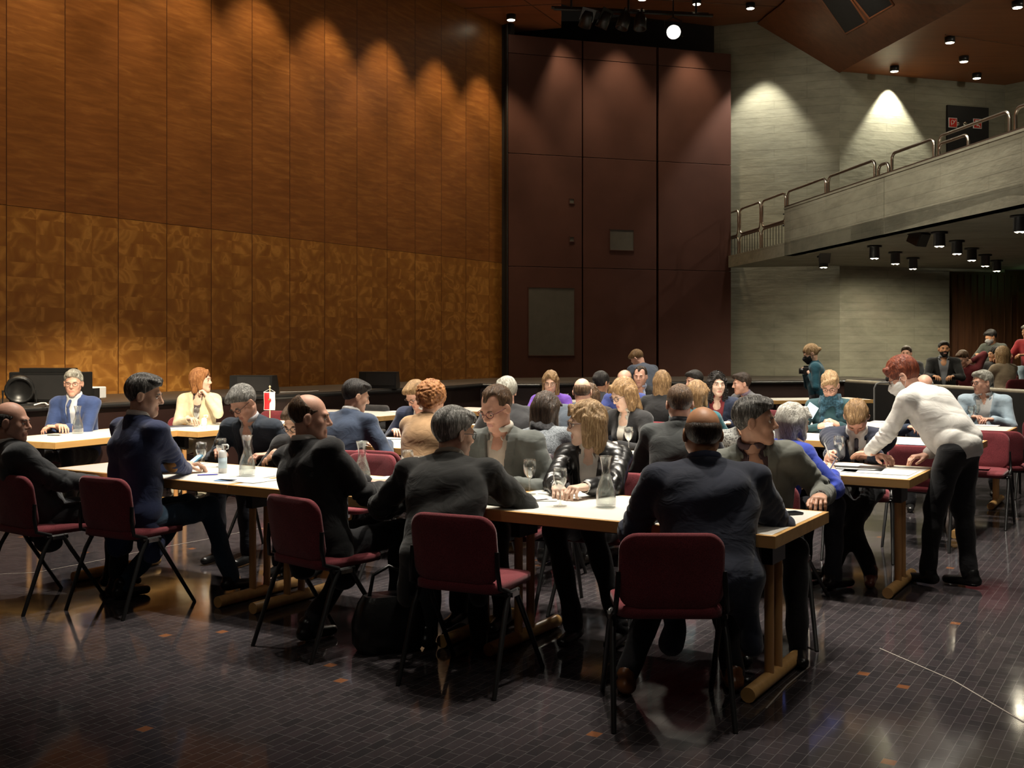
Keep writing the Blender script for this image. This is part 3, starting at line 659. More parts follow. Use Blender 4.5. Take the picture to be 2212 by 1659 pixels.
def table_at(corner, k, label, rz=RZ, along=None, grp='white folding tables'):
    """corner = right front corner of the row, k = index of table towards the left"""
    u = Vector((math.cos(rz), math.sin(rz), 0)); v = Vector((-u.y, u.x, 0))
    c = Vector((*corner, 0)) - u * (.8 + 1.603 * k) + v * .4
    return inst(tb0, c, rz, label, 'table', grp)
cF, cG, cH, cI = (1.0948, 4.5024), (2.358, 6.423), (3.60, 8.48), (4.56, 10.0)
for nm, c in (('front row', cF), ('second row', cG), ('third row', cH), ('fourth row', cI)):
    for k, w_ in enumerate(('right', 'middle', 'left')):
        extra = {('front row', 0): 'in front of the big bald man', ('front row', 1): 'between the glasses and the carafe', ('front row', 2): 'beside the man in the navy jacket',
                 ('second row', 0): 'where the waitress leans over', ('second row', 1): 'behind the blonde woman in leather', ('second row', 2): 'behind the empty burgundy chair'}.get((nm, k), 'mostly behind people')
        table_at(c, k, f'white-topped wood-edged table, {w_} end of {nm}, {extra}' if w_ != 'middle' else f'white-topped wood-edged table, middle of the {nm}, {extra}')
# tables of the left and the back
def table_c(cx, cy, rz, label): return inst(tb0, (cx, cy, 0), rz, label, 'table', 'white folding tables')
a1 = Vector((.42, .907, 0)); c1 = Vector((-3.76, 8.92, 0)) + a1 * .8 + Vector((-.907, .42, 0)) * .4
table_c(c1.x, c1.y, math.atan2(a1.y, a1.x), 'white table with wood edge in front of the man in the blue suit and tie')
c2 = Vector((-2.92, 10.07, 0)) + V * .8 - U * .4
table_c(c2.x, c2.y, math.atan2(V.y, V.x), 'white table with wood edge carrying the red and white flag')
c3 = Vector((-1.50, 12.3, 0)) - U * .8 + V * .4
table_c(c3.x, c3.y, RZ, 'white table behind the dark-haired man, its right corner showing')
c4 = Vector((-1.0, 13.6, 0)) + U * .8 + V * .4
table_c(c4.x, c4.y, RZ, 'white table with glass below the far wedge speaker')
for k in range(3): table_c(1.35 + 1.62 * k, 15.95 + .3 * k, R(10.5), 'far white table close to the stage front, ' + ('left one behind the woman in purple', 'middle one behind the long-haired man', 'right one by the woman with camera')[k])
# ---- empty chairs
chair(-1.08, 7.34, R(150), 'empty burgundy chair behind the carafe, turned towards the viewer')
chair(3.17, 8.36, R(-32), 'empty burgundy chair seen from behind, left of the waitress legs')
chair(4.02, 9.32, R(148), 'empty burgundy chair lit from the front, right of the waitress')
chair(4.42, 9.82, R(-28), 'empty burgundy chair with its dark back to us at far right')
chair(-2.80, 12.45, R(165), 'empty red chair directly behind the little flag')
chair(-1.85, 13.75, R(150), 'grey upholstered chair beside the dark-haired man', proto=chg)
chair(5.35, 10.9, R(150), 'empty red chair at the far right, right of the light blue blazer')
# ---- table things
def lathe_obj(name, prof, mat, parent, n=28): g = MB(); g.lathe(prof, n=n); return g.build(name, mat, parent)
def make_glass():
    t = empty('stemmed_glass')
    lathe_obj('bowl', [(.004, .082), (.014, .088), (.026, .105), (.034, .13), (.036, .15), (.034, .172), (.0315, .186), (.0300, .186), (.0325, .172), (.0345, .15), (.0325, .13), (.0245, .107), (.012, .091), (0, .087)], M_GLASS, t)
    lathe_obj('stem', [(0, .0), (.034, .0), (.034, .002), (.02, .004), (.006, .008), (.004, .02), (.0042, .07), (.007, .082), (.01, .086)], M_GLASS, t)
    lathe_obj('water', [(0, .088), (.012, .092), (.024, .108), (.032, .13), (.0335, .138), (0, .138)], M_WATER, t); return t
def make_carafe():
    t = empty('water_carafe')
    lathe_obj('vessel', [(0, 0), (.044, 0), (.049, .006), (.049, .05), (.045, .085), (.035, .12), (.025, .15), (.021, .175), (.024, .205), (.033, .245), (.0335, .25), (.031, .249), (.022, .207), (.019, .175), (.023, .15), (.033, .12), (.043, .085), (.047, .05), (.047, .012), (0, .010)], M_GLASS, t)
    lathe_obj('water', [(0, .012), (.0455, .013), (.0455, .05), (.044, .075), (0, .075)], M_WATER, t)
    g = MB(); g.tube([(.0335 * math.cos(a), .0335 * math.sin(a), .249) for a in [k * math.pi / 12 for k in range(24)]], .0018, 6, closed=True); g.build('rim', M_GLASS, t); return t
gl0 = make_glass(); ca0 = make_carafe(); reg_kids()
def on(px, py, z=.735): s = (py - 750) / (1.52 - z); return ((px - 1106) / s, 2340 / s)
def put(proto, px, py, label, cat, grp, rz=0):
    x, y = on(px, py); return inst(proto, (x, y, .736), rz, label, cat, grp)
for px, py, lb in ((435, 1019, 'stemmed water glass in front of the navy jacket man\'s hand'), (478, 1008, 'stemmed glass partly behind the white bottle'), (880, 1041, 'left one of two stemmed glasses beside the grey-haired man seen from behind'),
                   (905, 1058, 'right one of two glasses, base hidden by the black jacket shoulder'), (1144, 1067, 'stemmed glass by the sleeve of the grey jacket man'), (1210, 1093, 'stemmed glass in front of the blonde woman\'s hands'),
                   (1358, 976, 'stemmed glass on the second row right of the blonde head'), (1812, 1001, 'stemmed glass in front of the writing man\'s tie'), (424, 922, 'stemmed glass before the woman in the cream blazer'),
                   (2110, 912, 'stemmed glass before the man in the light blue jacket'), (868, 934, 'stemmed glass left of the camel jacket'), (888, 886, 'stemmed glass far back before the man bent over with glasses'),
                   (2098, 916, 'second glass before the man in the light blue jacket, left one')):
    put(gl0, px, py, lb, 'glass', 'stemmed water glasses')
for px, py, lb in ((534, 1029, 'glass carafe left of the balding man in black, at the left table seam'), (782, 1048, 'glass carafe right of the balding man in black'), (1309, 1095, 'large glass carafe before the leather jacket sleeve'),
                   (168, 936, 'glass carafe before the man in the blue suit'), (1340, 955, 'glass carafe behind the blonde woman in leather, second row'), (1222, 897, 'glass carafe beside the woman in purple')):
    put(ca0, px, py, lb, 'carafe', 'glass water carafes')
def bottle(px, py, label, h=.15):
    x, y = on(px, py); t = empty('sanitizer_bottle', (x, y, .736), 0, label, 'bottle')
    lathe_obj('bottle_body', [(0, 0), (.024, 0), (.026, .006), (.026, h * .72), (.018, h * .8), (.009, h * .82)], M_WPLAST, t); lathe_obj('label_band', [(.0265, .03), (.0268, .03), (.0268, h * .55), (.0265, h * .55)], plain('bluish_label', (.5, .62, .7), .6), t)
    g = MB(); g.tube([(0, 0, h * .8), (0, 0, h), (.03, 0, h), (.035, 0, h * .95)], .006, 6); g.tube([(.02, 0, h * .84), (.034, 0, h * .86), (.036, 0, h * .98)], .004, 6); g.build('pump', M_WPLAST, t)
bottle(481, 1021, 'white pump bottle with pale label beside the stemmed glasses at left', .175); bottle(441, 926, 'white bottle on the flag table before the cream blazer', .13)
def sheet(px, py, w, d, rz, label, mat=None, z=.7365, nm='paper_sheet', cat='paper', t=.0015, curl=0):
    x, y = on(px, py); g = MB()
    n = 6; P = []
    for i in range(n + 1):
        for j in (0, 1): P.append((-w / 2 + w * i / n, -d / 2 + d * j, .001 + curl * (abs(i / n - .5) * 2) ** 3 + (.0 if j else 0)))
    g.quadgrid(P, n + 1, 2); o = g.build(nm, mat or M_PAPER, loc=(x, y, z), rz=rz); s_ = o.modifiers.new('s', 'SOLIDIFY'); s_.thickness = t; s_.offset = 1
    return tag(o, label, cat)
for a in ((535, 1037, .30, .21, RZ, 'white sheet under the left carafe', None), (487, 1038, .12, .07, RZ + .3, 'small blue printed slip near the table edge at left', plain('blue_print', (.25, .45, .78), .7)),
          (400, 1004, .21, .28, RZ + .4, 'white sheet under the navy jacket man\'s hands', None), (835, 1062, .21, .29, RZ + .2, 'white sheet with two pens, right of the balding man', None), (850, 1036, .30, .21, RZ - .3, 'large white sheet behind the pens on the front row', None),
          (1160, 1078, .21, .15, RZ + .5, 'folded white sheet in front of the grey jacket man', None), (1235, 1066, .30, .21, RZ, 'white sheet under the blonde woman\'s hands', None), (570, 1026, .2, .28, RZ + .1, 'white sheet held by the half hidden person', None),
          (1385, 1003, .21, .29, RZ, 'white sheet at the second row left of the dark suit back', None), (865, 953, .29, .21, RZ, 'pale green sheet at the left end of the second row', plain('pale_green_paper', (.55, .75, .66), .8)),
          (1800, 1015, .30, .21, RZ + .1, 'white form the bent man is writing on', None), (1900, 1018, .42, .30, RZ, 'large white sheet hanging near the corner of the second row', None),
          (1975, 958, .21, .29, RZ, 'pale blue sheet under the waitress arm', M_PBLUE), (1915, 911, .29, .21, RZ, 'stack of papers behind the writing man', None), (2130, 919, .24, .18, RZ, 'white sheet before the light blue jacket', None),
          (1745, 938, .29, .21, RZ, 'white sheet before the woman with the teal scarf', None), (860, 889, .3, .21, RZ, 'white sheet on the table by the grey chair', None), (380, 921, .3, .21, RZ + 1.2, 'open dark folder on the flag table', plain('dark_folder', (.04, .045, .07), .5))):
    sheet(*a[:6], mat=a[6])
sheet(1850, 1012, .34, .24, RZ + .1, 'black clipboard folder under the form at the second row', M_BLK, .738, 'clipboard', 'clipboard', .006)
sheet(1818, 1006, .25, .19, RZ + .05, 'topmost white form on the black clipboard', M_PAPER, .746)
def pen(px, py, rz, label, mat, L=.14, z=.741):
    x, y = on(px, py); t = empty('pen', (x, y, z), rz, label, 'pen', 'pens on the tables'); g = MB(); g.tube([(-L / 2, 0, 0), (L * .35, 0, 0)], .0042, 8); g.build('barrel', mat, t); g = MB(); g.tube([(L * .35, 0, 0), (L / 2, 0, 0)], [.004, .001], 8); g.build('tip', M_CHROME, t)
mb = plain('pen_blue', (.05, .06, .45), .35)
pen(452, 1027, R(20), 'blue pen in front of the left stemmed glass', mb); pen(827, 1058, R(-4), 'dark blue pen right of the carafe on the front row', mb, .16)
pen(806, 1066, R(-35), 'short black pen on the sheet edge, front row', M_BLK, .08); pen(118, 941, R(-10), 'dark pen before the man in the blue suit', M_BLK); pen(855, 950, R(25), 'dark pen on the pale green sheet', M_BLK, .12)
pen(1168, 1082, R(35), 'thin pen on the folded sheet before the grey jacket', M_CHROME, .11)
def phone(px, py, rz, label, sc=1, mat=None):
    x, y = on(px, py); t = empty('smartphone', (x, y, .737), rz, label, 'phone'); g = MB(); g.prism(rrect(.07 * sc, .145 * sc, .01), 0, .009); g.build('case', mat or M_BLK, t, bevel=.002); g = MB(); g.prism(rrect(.062 * sc, .13 * sc, .006), .0088, .0096); g.build('screen', plain('dark_screen', (.01, .012, .015), .08), t)
phone(1700, 1111, R(-70), 'black phone case lying near the right table corner'); phone(1690, 1122, R(-20), 'small dark device partly under the big man\'s sleeve', .7)
# little table flag, red and white with a shield
x, y = on(583, 911); t = empty('table_flag', (x, y, .736), R(-8), 'small red and white pennant with a shield on a wooden stand', 'flag')
mw = woodm('pale_flag_wood', (.7, .5, .3), (.8, .62, .4), 2)
g = MB(); g.prism([(.05 * math.cos(a), .05 * math.sin(a)) for a in [k * math.pi / 10 for k in range(20)]], 0, .015); g.build('base', mw, t)
g = MB(); g.tube([(0, 0, .015), (0, 0, .36)], .006, 8); g.lathe([(0, .36), (.011, .365), (.011, .375), (0, .385)], n=10); g.build('pole', mw, t)
g = MB(); g.tube([(-.062, -.012, .315), (0, 0, .348), (.062, -.012, .315)], .002, 5); g.tube([(-.065, -.012, .312), (.065, -.012, .312)], .004, 6); g.build('cord_and_rod', M_WPLAST, t)
def fl_(z): return -.012 + .004 * math.sin(z * 40)
def flagpart(x0, x1, z0, z1, nm, mat, off=0):
    g = MB(); P = []
    for i in range(9):
        z = z0 + (z1 - z0) * i / 8
        for x_ in (x0, x1): P.append((x_, fl_(z) - off, z))
    g.quadgrid(P, 9, 2); o = g.build(nm, mat, t); s_ = o.modifiers.new('s', 'SOLIDIFY'); s_.thickness = .0015; return o
flagpart(-.062, .062, .125, .312, 'pennant', plain('flag_white', (.85, .83, .8), .8, var=.02)); flagpart(-.057, 0, .131, .307, 'red_half', plain('flag_red', (.65, .012, .02), .8, var=.03), .002)
g = MB(); g.face([(-.017, fl_(.2) - .008, .245), (-.02, fl_(.2) - .008, .22), (0, fl_(.2) - .008, .195), (.02, fl_(.2) - .008, .22), (.017, fl_(.2) - .008, .245)]); o = g.build('shield', plain('shield_red', (.5, .02, .02), .8), t); s_ = o.modifiers.new('s', 'SOLIDIFY'); s_.thickness = .0015
g = MB(); g.lathe([(0, .0), (.008, 0), (.008, .001), (0, .001)], n=10); o = g.build('green_emblem', plain('emblem_green', (.1, .35, .1), .8), t, loc=(0, fl_(.2) - .009, .235)); o.rotation_euler = (R(90), 0, 0)
# cup of lemons etc.
x, y = on(1790, 938); t = empty('plastic_cup', (x, y, .736), 0, 'clear plastic cup before the woman with the teal scarf', 'cup'); lathe_obj('cup_wall', [(0, 0), (.028, 0), (.04, .1), (.038, .1), (.026, .003), (0, .003)], glassy('cloudy_plastic', (.9, .9, .9), .35), t); lathe_obj('cup_rim', [(.04, .098), (.042, .1), (.04, .103), (.038, .1)], M_WPLAST, t)
# dark bag on the floor by the front row
x, y = -.62, 5.45; t = empty('handbag', (x, y, 0), R(20), 'black leather bag on the floor beneath the front row', 'bag')
g = MB(); out = rrect(.36, .2, .07, 4); n = len(out); P = []
for sc, z in ((.85, .0), (1, .04), (1.02, .14), (.85, .24), (.7, .28)): P += [(x_ * sc, y_ * sc, z) for x_, y_ in out]
g.quadgrid(P, 5, n, closev=True); g.face([(x_ * .7, y_ * .7, .28) for x_, y_ in out]); g.build('pouch', plain('black_leather', (.012, .012, .012), .3, bmp=.5, bscale=30), t)
g = MB(); g.tube([(-.1, 0, .27), (-.08, 0, .38), (0, 0, .42), (.08, 0, .38), (.1, 0, .27)], .01, 8); g.build('strap', M_BLK, t)
# ------------------------------------------------------------ people: distance-field modelling
F4 = np.float32
class Field:
    def __init__(s, lo, hi, h):
        s.h = h; s.lo = np.array(lo, F4) - 2 * h; n = np.ceil((np.array(hi) - s.lo) / h).astype(int) + 3
        s.ax = [s.lo[i] + h * np.arange(n[i], dtype=F4) for i in range(3)]; s.v = np.full(tuple(n), 1.0, F4)
    def sl(s, lo, hi):
        r = []
        for i in range(3):
            a = int(np.floor((lo[i] - s.lo[i]) / s.h)); b = int(np.ceil((hi[i] - s.lo[i]) / s.h)) + 1
            r.append(slice(max(0, a), max(0, min(len(s.ax[i]), b))))
        return tuple(r)
    def op(s, fn, lo, hi, k, mode):
        m = k + 2.5 * s.h; q = s.sl([a - m for a in lo], [a + m for a in hi])
        x, y, z = s.ax[0][q[0]][:, None, None], s.ax[1][q[1]][None, :, None], s.ax[2][q[2]][None, None, :]
        if 0 in (x.size, y.size, z.size): return
        d = fn(x, y, z); a = s.v[q]
        if mode == 'u': hh = np.maximum(k - np.abs(a - d), 0) / max(k, 1e-6); s.v[q] = np.minimum(a, d) - hh * hh * k * .25
        elif mode == 's': d = -d; hh = np.maximum(k - np.abs(a - d), 0) / max(k, 1e-6); s.v[q] = np.maximum(a, d) + hh * hh * k * .25
        elif mode == 'd': s.v[q] = a + d
        return s
    def cone(s, a, b, r1, r2, k=.02, mode='u', flat=None):
        a = np.array(a, F4); b = np.array(b, F4); ba = b - a; L2 = max(float(ba @ ba), 1e-9); R_ = max(r1, r2)
        def fn(x, y, z):
            px, py, pz = x - a[0], y - a[1], z - a[2]; t = np.clip((px * ba[0] + py * ba[1] + pz * ba[2]) / L2, 0, 1)
            dx, dy, dz = px - t * ba[0], py - t * ba[1], pz - t * ba[2]
            if flat is not None: dx, dy, dz = dx / flat[0], dy / flat[1], dz / flat[2]
            return np.sqrt(dx * dx + dy * dy + dz * dz) - (r1 + (r2 - r1) * t)
        if flat is not None: R_ *= max(flat)
        return s.op(fn, np.minimum(a, b) - R_, np.maximum(a, b) + R_, k, mode)
    def ell(s, c, r, k=.02, mode='u', M=None):
        c = np.array(c, F4); R_ = max(r)
        def fn(x, y, z):
            p = (x - c[0], y - c[1], z - c[2])
            if M is not None: p = tuple(M[0][i] * p[0] + M[1][i] * p[1] + M[2][i] * p[2] for i in range(3))
            k0 = np.sqrt((p[0] / r[0]) ** 2 + (p[1] / r[1]) ** 2 + (p[2] / r[2]) ** 2) + 1e-6
            k1 = np.sqrt((p[0] / r[0] ** 2) ** 2 + (p[1] / r[1] ** 2) ** 2 + (p[2] / r[2] ** 2) ** 2) + 1e-6
            return k0 * (k0 - 1) / k1
        return s.op(fn, c - R_, c + R_, k, mode)
    def torus(s, c, n, R_, r, k=.01, mode='u', sc=(1, 1)):
        c = Vector(c); n = Vector(n).normalized()
        def fn(x, y, z):
            px, py, pz = x - c.x, y - c.y, z - c.z; hgt = px * n.x + py * n.y + pz * n.z
            rr = np.sqrt(np.maximum(px * px / sc[0] ** 2 + py * py / sc[1] ** 2 + pz * pz - hgt * hgt, 0))
            return np.sqrt((rr - R_) ** 2 + (hgt / 1.6) ** 2) - r
        q = (R_ + r) * 1.4; return s.op(fn, np.array(c) - q, np.array(c) + q, k, mode)
    def disp(s, fn):
        x, y, z = s.ax[0][:, None, None], s.ax[1][None, :, None], s.ax[2][None, None, :]
        s.v = s.v + fn(x, y, z).astype(F4); return s
    def mesh(s):
        v = s.v; h = s.h; v[0], v[-1] = 1, 1; v[:, 0], v[:, -1] = 1, 1; v[:, :, 0], v[:, :, -1] = 1, 1
        g = v < 0; cnt = np.zeros(tuple(n - 1 for n in v.shape), np.int8)
        cs = [(i, j, k) for i in (0, 1) for j in (0, 1) for k in (0, 1)]
        n0, n1, n2 = cnt.shape
        for i, j, k in cs: cnt += g[i:i + n0, j:j + n1, k:k + n2]
        I, J, K = np.nonzero((cnt > 0) & (cnt < 8))
        if len(I) == 0: return np.zeros((0, 3)), np.zeros((0, 4), int)
        ids = np.full(cnt.shape, -1, np.int32); ids[I, J, K] = np.arange(len(I))
        P = np.zeros((len(I), 3), F4); W = np.zeros(len(I), F4)
        for a in cs:
            for ax in range(3):
                if a[ax]: continue
                b = list(a); b[ax] = 1
                va = v[I + a[0], J + a[1], K + a[2]]; vb = v[I + b[0], J + b[1], K + b[2]]; m = (va < 0) != (vb < 0)
                t = np.where(m, va / np.where(m, va - vb, 1), 0); q = np.zeros((len(I), 3), F4) + np.array(a, F4); q[:, ax] += t
                P += q * m[:, None]; W += m
        P = (P / W[:, None] + np.stack([I, J, K], 1)) * h + s.lo
        Q = []
        for ax in range(3):
            o = [1, 1, 1]; o[ax] = 0; e = [0, 0, 0]; e[ax] = 1
            A_ = g[o[0]:g.shape[0] - 1, o[1]:g.shape[1] - 1, o[2]:g.shape[2] - 1]
            B_ = g[o[0] + e[0]:, o[1] + e[1]:, o[2] + e[2]:][:A_.shape[0], :A_.shape[1], :A_.shape[2]]
            i, j, k = np.nonzero(A_ != B_); sg = A_[i, j, k]; i, j, k = i + o[0], j + o[1], k + o[2]
            u_, w_ = [(1, 2), (2, 0), (0, 1)][ax]; du = np.zeros(3, int); dw = np.zeros(3, int); du[u_] = 1; dw[w_] = 1
            c = lambda m: ids[i - m[0], j - m[1], k - m[2]]
            f = np.stack([c(du + dw), c(dw), c([0, 0, 0]), c(du)], 1); f = np.where(sg[:, None], f, f[:, ::-1]); Q.append(f)
        return P, np.concatenate(Q)
class Geo:
    """collects vertex and quad arrays with material slots, then links one mesh object"""
    def __init__(s): s.P = []; s.Q = []; s.M = []; s.n = 0
    def add(s, P, Q, mat=0, M4=None, matfn=None):
        if len(P) == 0: return
        mi = np.full(len(Q), mat, np.int32)
        if matfn is not None: mi = matfn(P[Q].mean(1), mi)
        if M4 is not None: A_ = np.array(M4); P = P @ A_[:3, :3].T + A_[:3, 3]
        s.P.append(P); s.Q.append(Q + s.n); s.M.append(mi); s.n += len(P)
    def build(s, name, mats, parent):
        P = np.concatenate(s.P).astype(F4); Q = np.concatenate(s.Q).astype(np.int32); M = np.concatenate(s.M)
        me = bpy.data.meshes.new(name); me.vertices.add(len(P)); me.vertices.foreach_set('co', P.ravel())
        me.loops.add(len(Q) * 4); me.loops.foreach_set('vertex_index', Q.ravel()); me.polygons.add(len(Q))
        me.polygons.foreach_set('loop_start', np.arange(len(Q), dtype=np.int32) * 4); me.polygons.foreach_set('loop_total', np.full(len(Q), 4, np.int32))
        me.polygons.foreach_set('use_smooth', np.ones(len(Q), bool)); me.polygons.foreach_set('material_index', M)
        for m in mats: me.materials.append(m)
        me.update(calc_edges=True); me.validate(); o = bpy.data.objects.new(name, me); C.objects.link(o); o.parent = parent; return o
def sphere_q(c, r, n=10, sc=(1, 1, 1)):
    P = []; Q = []
    for i in range(n + 1):
        for j in range(2 * n):
            a, b = math.pi * i / n, math.pi * j / n; P.append((c[0] + r * sc[0] * math.sin(a) * math.cos(b), c[1] + r * sc[1] * math.sin(a) * math.sin(b), c[2] + r * sc[2] * math.cos(a)))
    for i in range(n):
        for j in range(2 * n): k = (j + 1) % (2 * n); Q.append((i * 2 * n + j, (i + 1) * 2 * n + j, (i + 1) * 2 * n + k, i * 2 * n + k))
    return np.array(P), np.array(Q)
def skin_mat(tone):
    nm = 'skin_%.2f_%.2f' % tone[:2]
    if nm in MATS: return MATS[nm]
    m, nt, b = base_mat(nm, tone, .5, 0, .35); mp = coords(nt); n = noise(nt, mp, 22, 4)
    r = ramp(nt, n.outputs[0], [(.3, tuple(c * .86 for c in tone)), (.7, tuple(min(1, c * 1.1) for c in tone))]); nt.links.new(r.outputs[0], b.inputs['Base Color'])
    b.inputs['Subsurface Weight'].default_value = .0; n2 = noise(nt, mp, 90, 3); bump(nt, b, n2.outputs[0], .12, .004); MATS[nm] = m; return m
def hair_mat(c0, c1, axis=2):
    nm = 'hair_%.2f_%.2f_%.2f' % (c0[0], c0[1], c1[0])
    if nm in MATS: return MATS[nm]
    m, nt, b = base_mat(nm, c0, .45, 0, .35); mp = coords(nt, (75, 28, 10)); n = noise(nt, mp, 1.6, 4, 1.3, .65)
    r = ramp(nt, n.outputs[0], [(.34, tuple(c * .55 for c in c0)), (.5, c0), (.66, c1)]); nt.links.new(r.outputs[0], b.inputs['Base Color'])
    bump(nt, b, n.outputs[0], .8, .012); MATS[nm] = m; return m
FAIR = (.62, .38, .27); PINK = (.66, .37, .27); TAN = (.50, .25, .135); PALE = (.68, .46, .35)
M_EYE = plain('eye_white', (.7, .68, .64), .2, var=.02); M_IRIS = plain('eye_iris', (.035, .025, .02), .15)
M_LIP = plain('lip', (.50, .215, .17), .5)
HC = dict(black=((.012, .010, .009), (.035, .028, .022)), dark=((.03, .019, .012), (.085, .055, .035)), brown=((.075, .042, .022), (.2, .12, .065)), blond=((.34, .21, .10), (.60, .43, .25)),
          dblond=((.2, .115, .05), (.42, .27, .13)), ginger=((.28, .11, .035), (.5, .24, .09)), red=((.13, .028, .012), (.3, .08, .035)), grey=((.16, .155, .14), (.46, .45, .42)), dgrey=((.045, .042, .038), (.30, .29, .27)), white=((.42, .40, .35), (.75, .73, .68)), sgrey=((.25, .24, .2), (.55, .54, .48)))
EYEB = {'white': 'grey'}
def head_field(h, P, neckN):
    fm = P.get('fem', False); f = Field((-.11, -.14, -.27), (.11, .15, .15), h)
    w = .94 if fm else 1.0; fat = P.get('face', 1.0)
    f.ell((0, -.014, .036), (.0735 * w, .094, .082), .02)
    f.ell((0, .03, -.028), (.060 * w * fat, .060, .080), .03)
    f.cone((-.046 * w * fat, .006, -.05), (-.012, .066, -.098), .021, .016, .03); f.cone((.046 * w * fat, .006, -.05), (.012, .066, -.098), .021, .016, .03)
    f.ell((0, .072, -.097), (.02, .018, .017), .02)
    for s_ in (-1, 1): f.ell((s_ * .035 * w, .060, -.025), (.024 * fat, .024, .026), .02)
    f.cone((-.03, .080, .020), (.03, .080, .020), .012, .012, .018)
    for s_ in (-1, 1): f.ell((s_ * .031, .100, .001), (.017, .017, .0125), .012, 's')
    f.cone((0, .086, .012), (0, .1045 + .003 * (not fm), -.027), .0075, .0125 if not fm else .0105, .014)
    for s_ in (-1, 1): f.ell((s_ * .0115, .095, -.033), (.008, .009, .007), .008)
    f.ell((0, .100, -.068), (.030, .012, .003), .004, 's') if h < .007 else None
    f.cone((-.019, .084, -.0625), (.019, .084, -.0625), .0065, .0065, .008); f.cone((-.016, .084, -.0735), (.016, .084, -.0735), .0075, .0075, .008)
    for s_ in (-1, 1):
        M = np.array(Euler((R(-8), 0, R(s_ * 22))).to_matrix()); f.ell((s_ * .080 * w, -.004, -.006), (.009, .021, .033), .008, 'u', M.T if False else M)
        if h < .009: f.ell((s_ * .091 * w, .000, -.004), (.007, .011, .019), .006, 's')
    r_ = .050 if not fm else .043; nk = Vector(neckN)
    f.cone((0, -.022, -.05), nk, r_ * fat ** .5, r_ * 1.08, .03)
    return f
def jag(fr, am, off=0): return lambda x, y, z: am * (np.sin(fr * x + 9 * y + off) * .5 + np.sin(fr * .61 * x - 14 * z + 31 * y) * .5 + .4 * np.sin(fr * 1.7 * x + 13 * z + off))
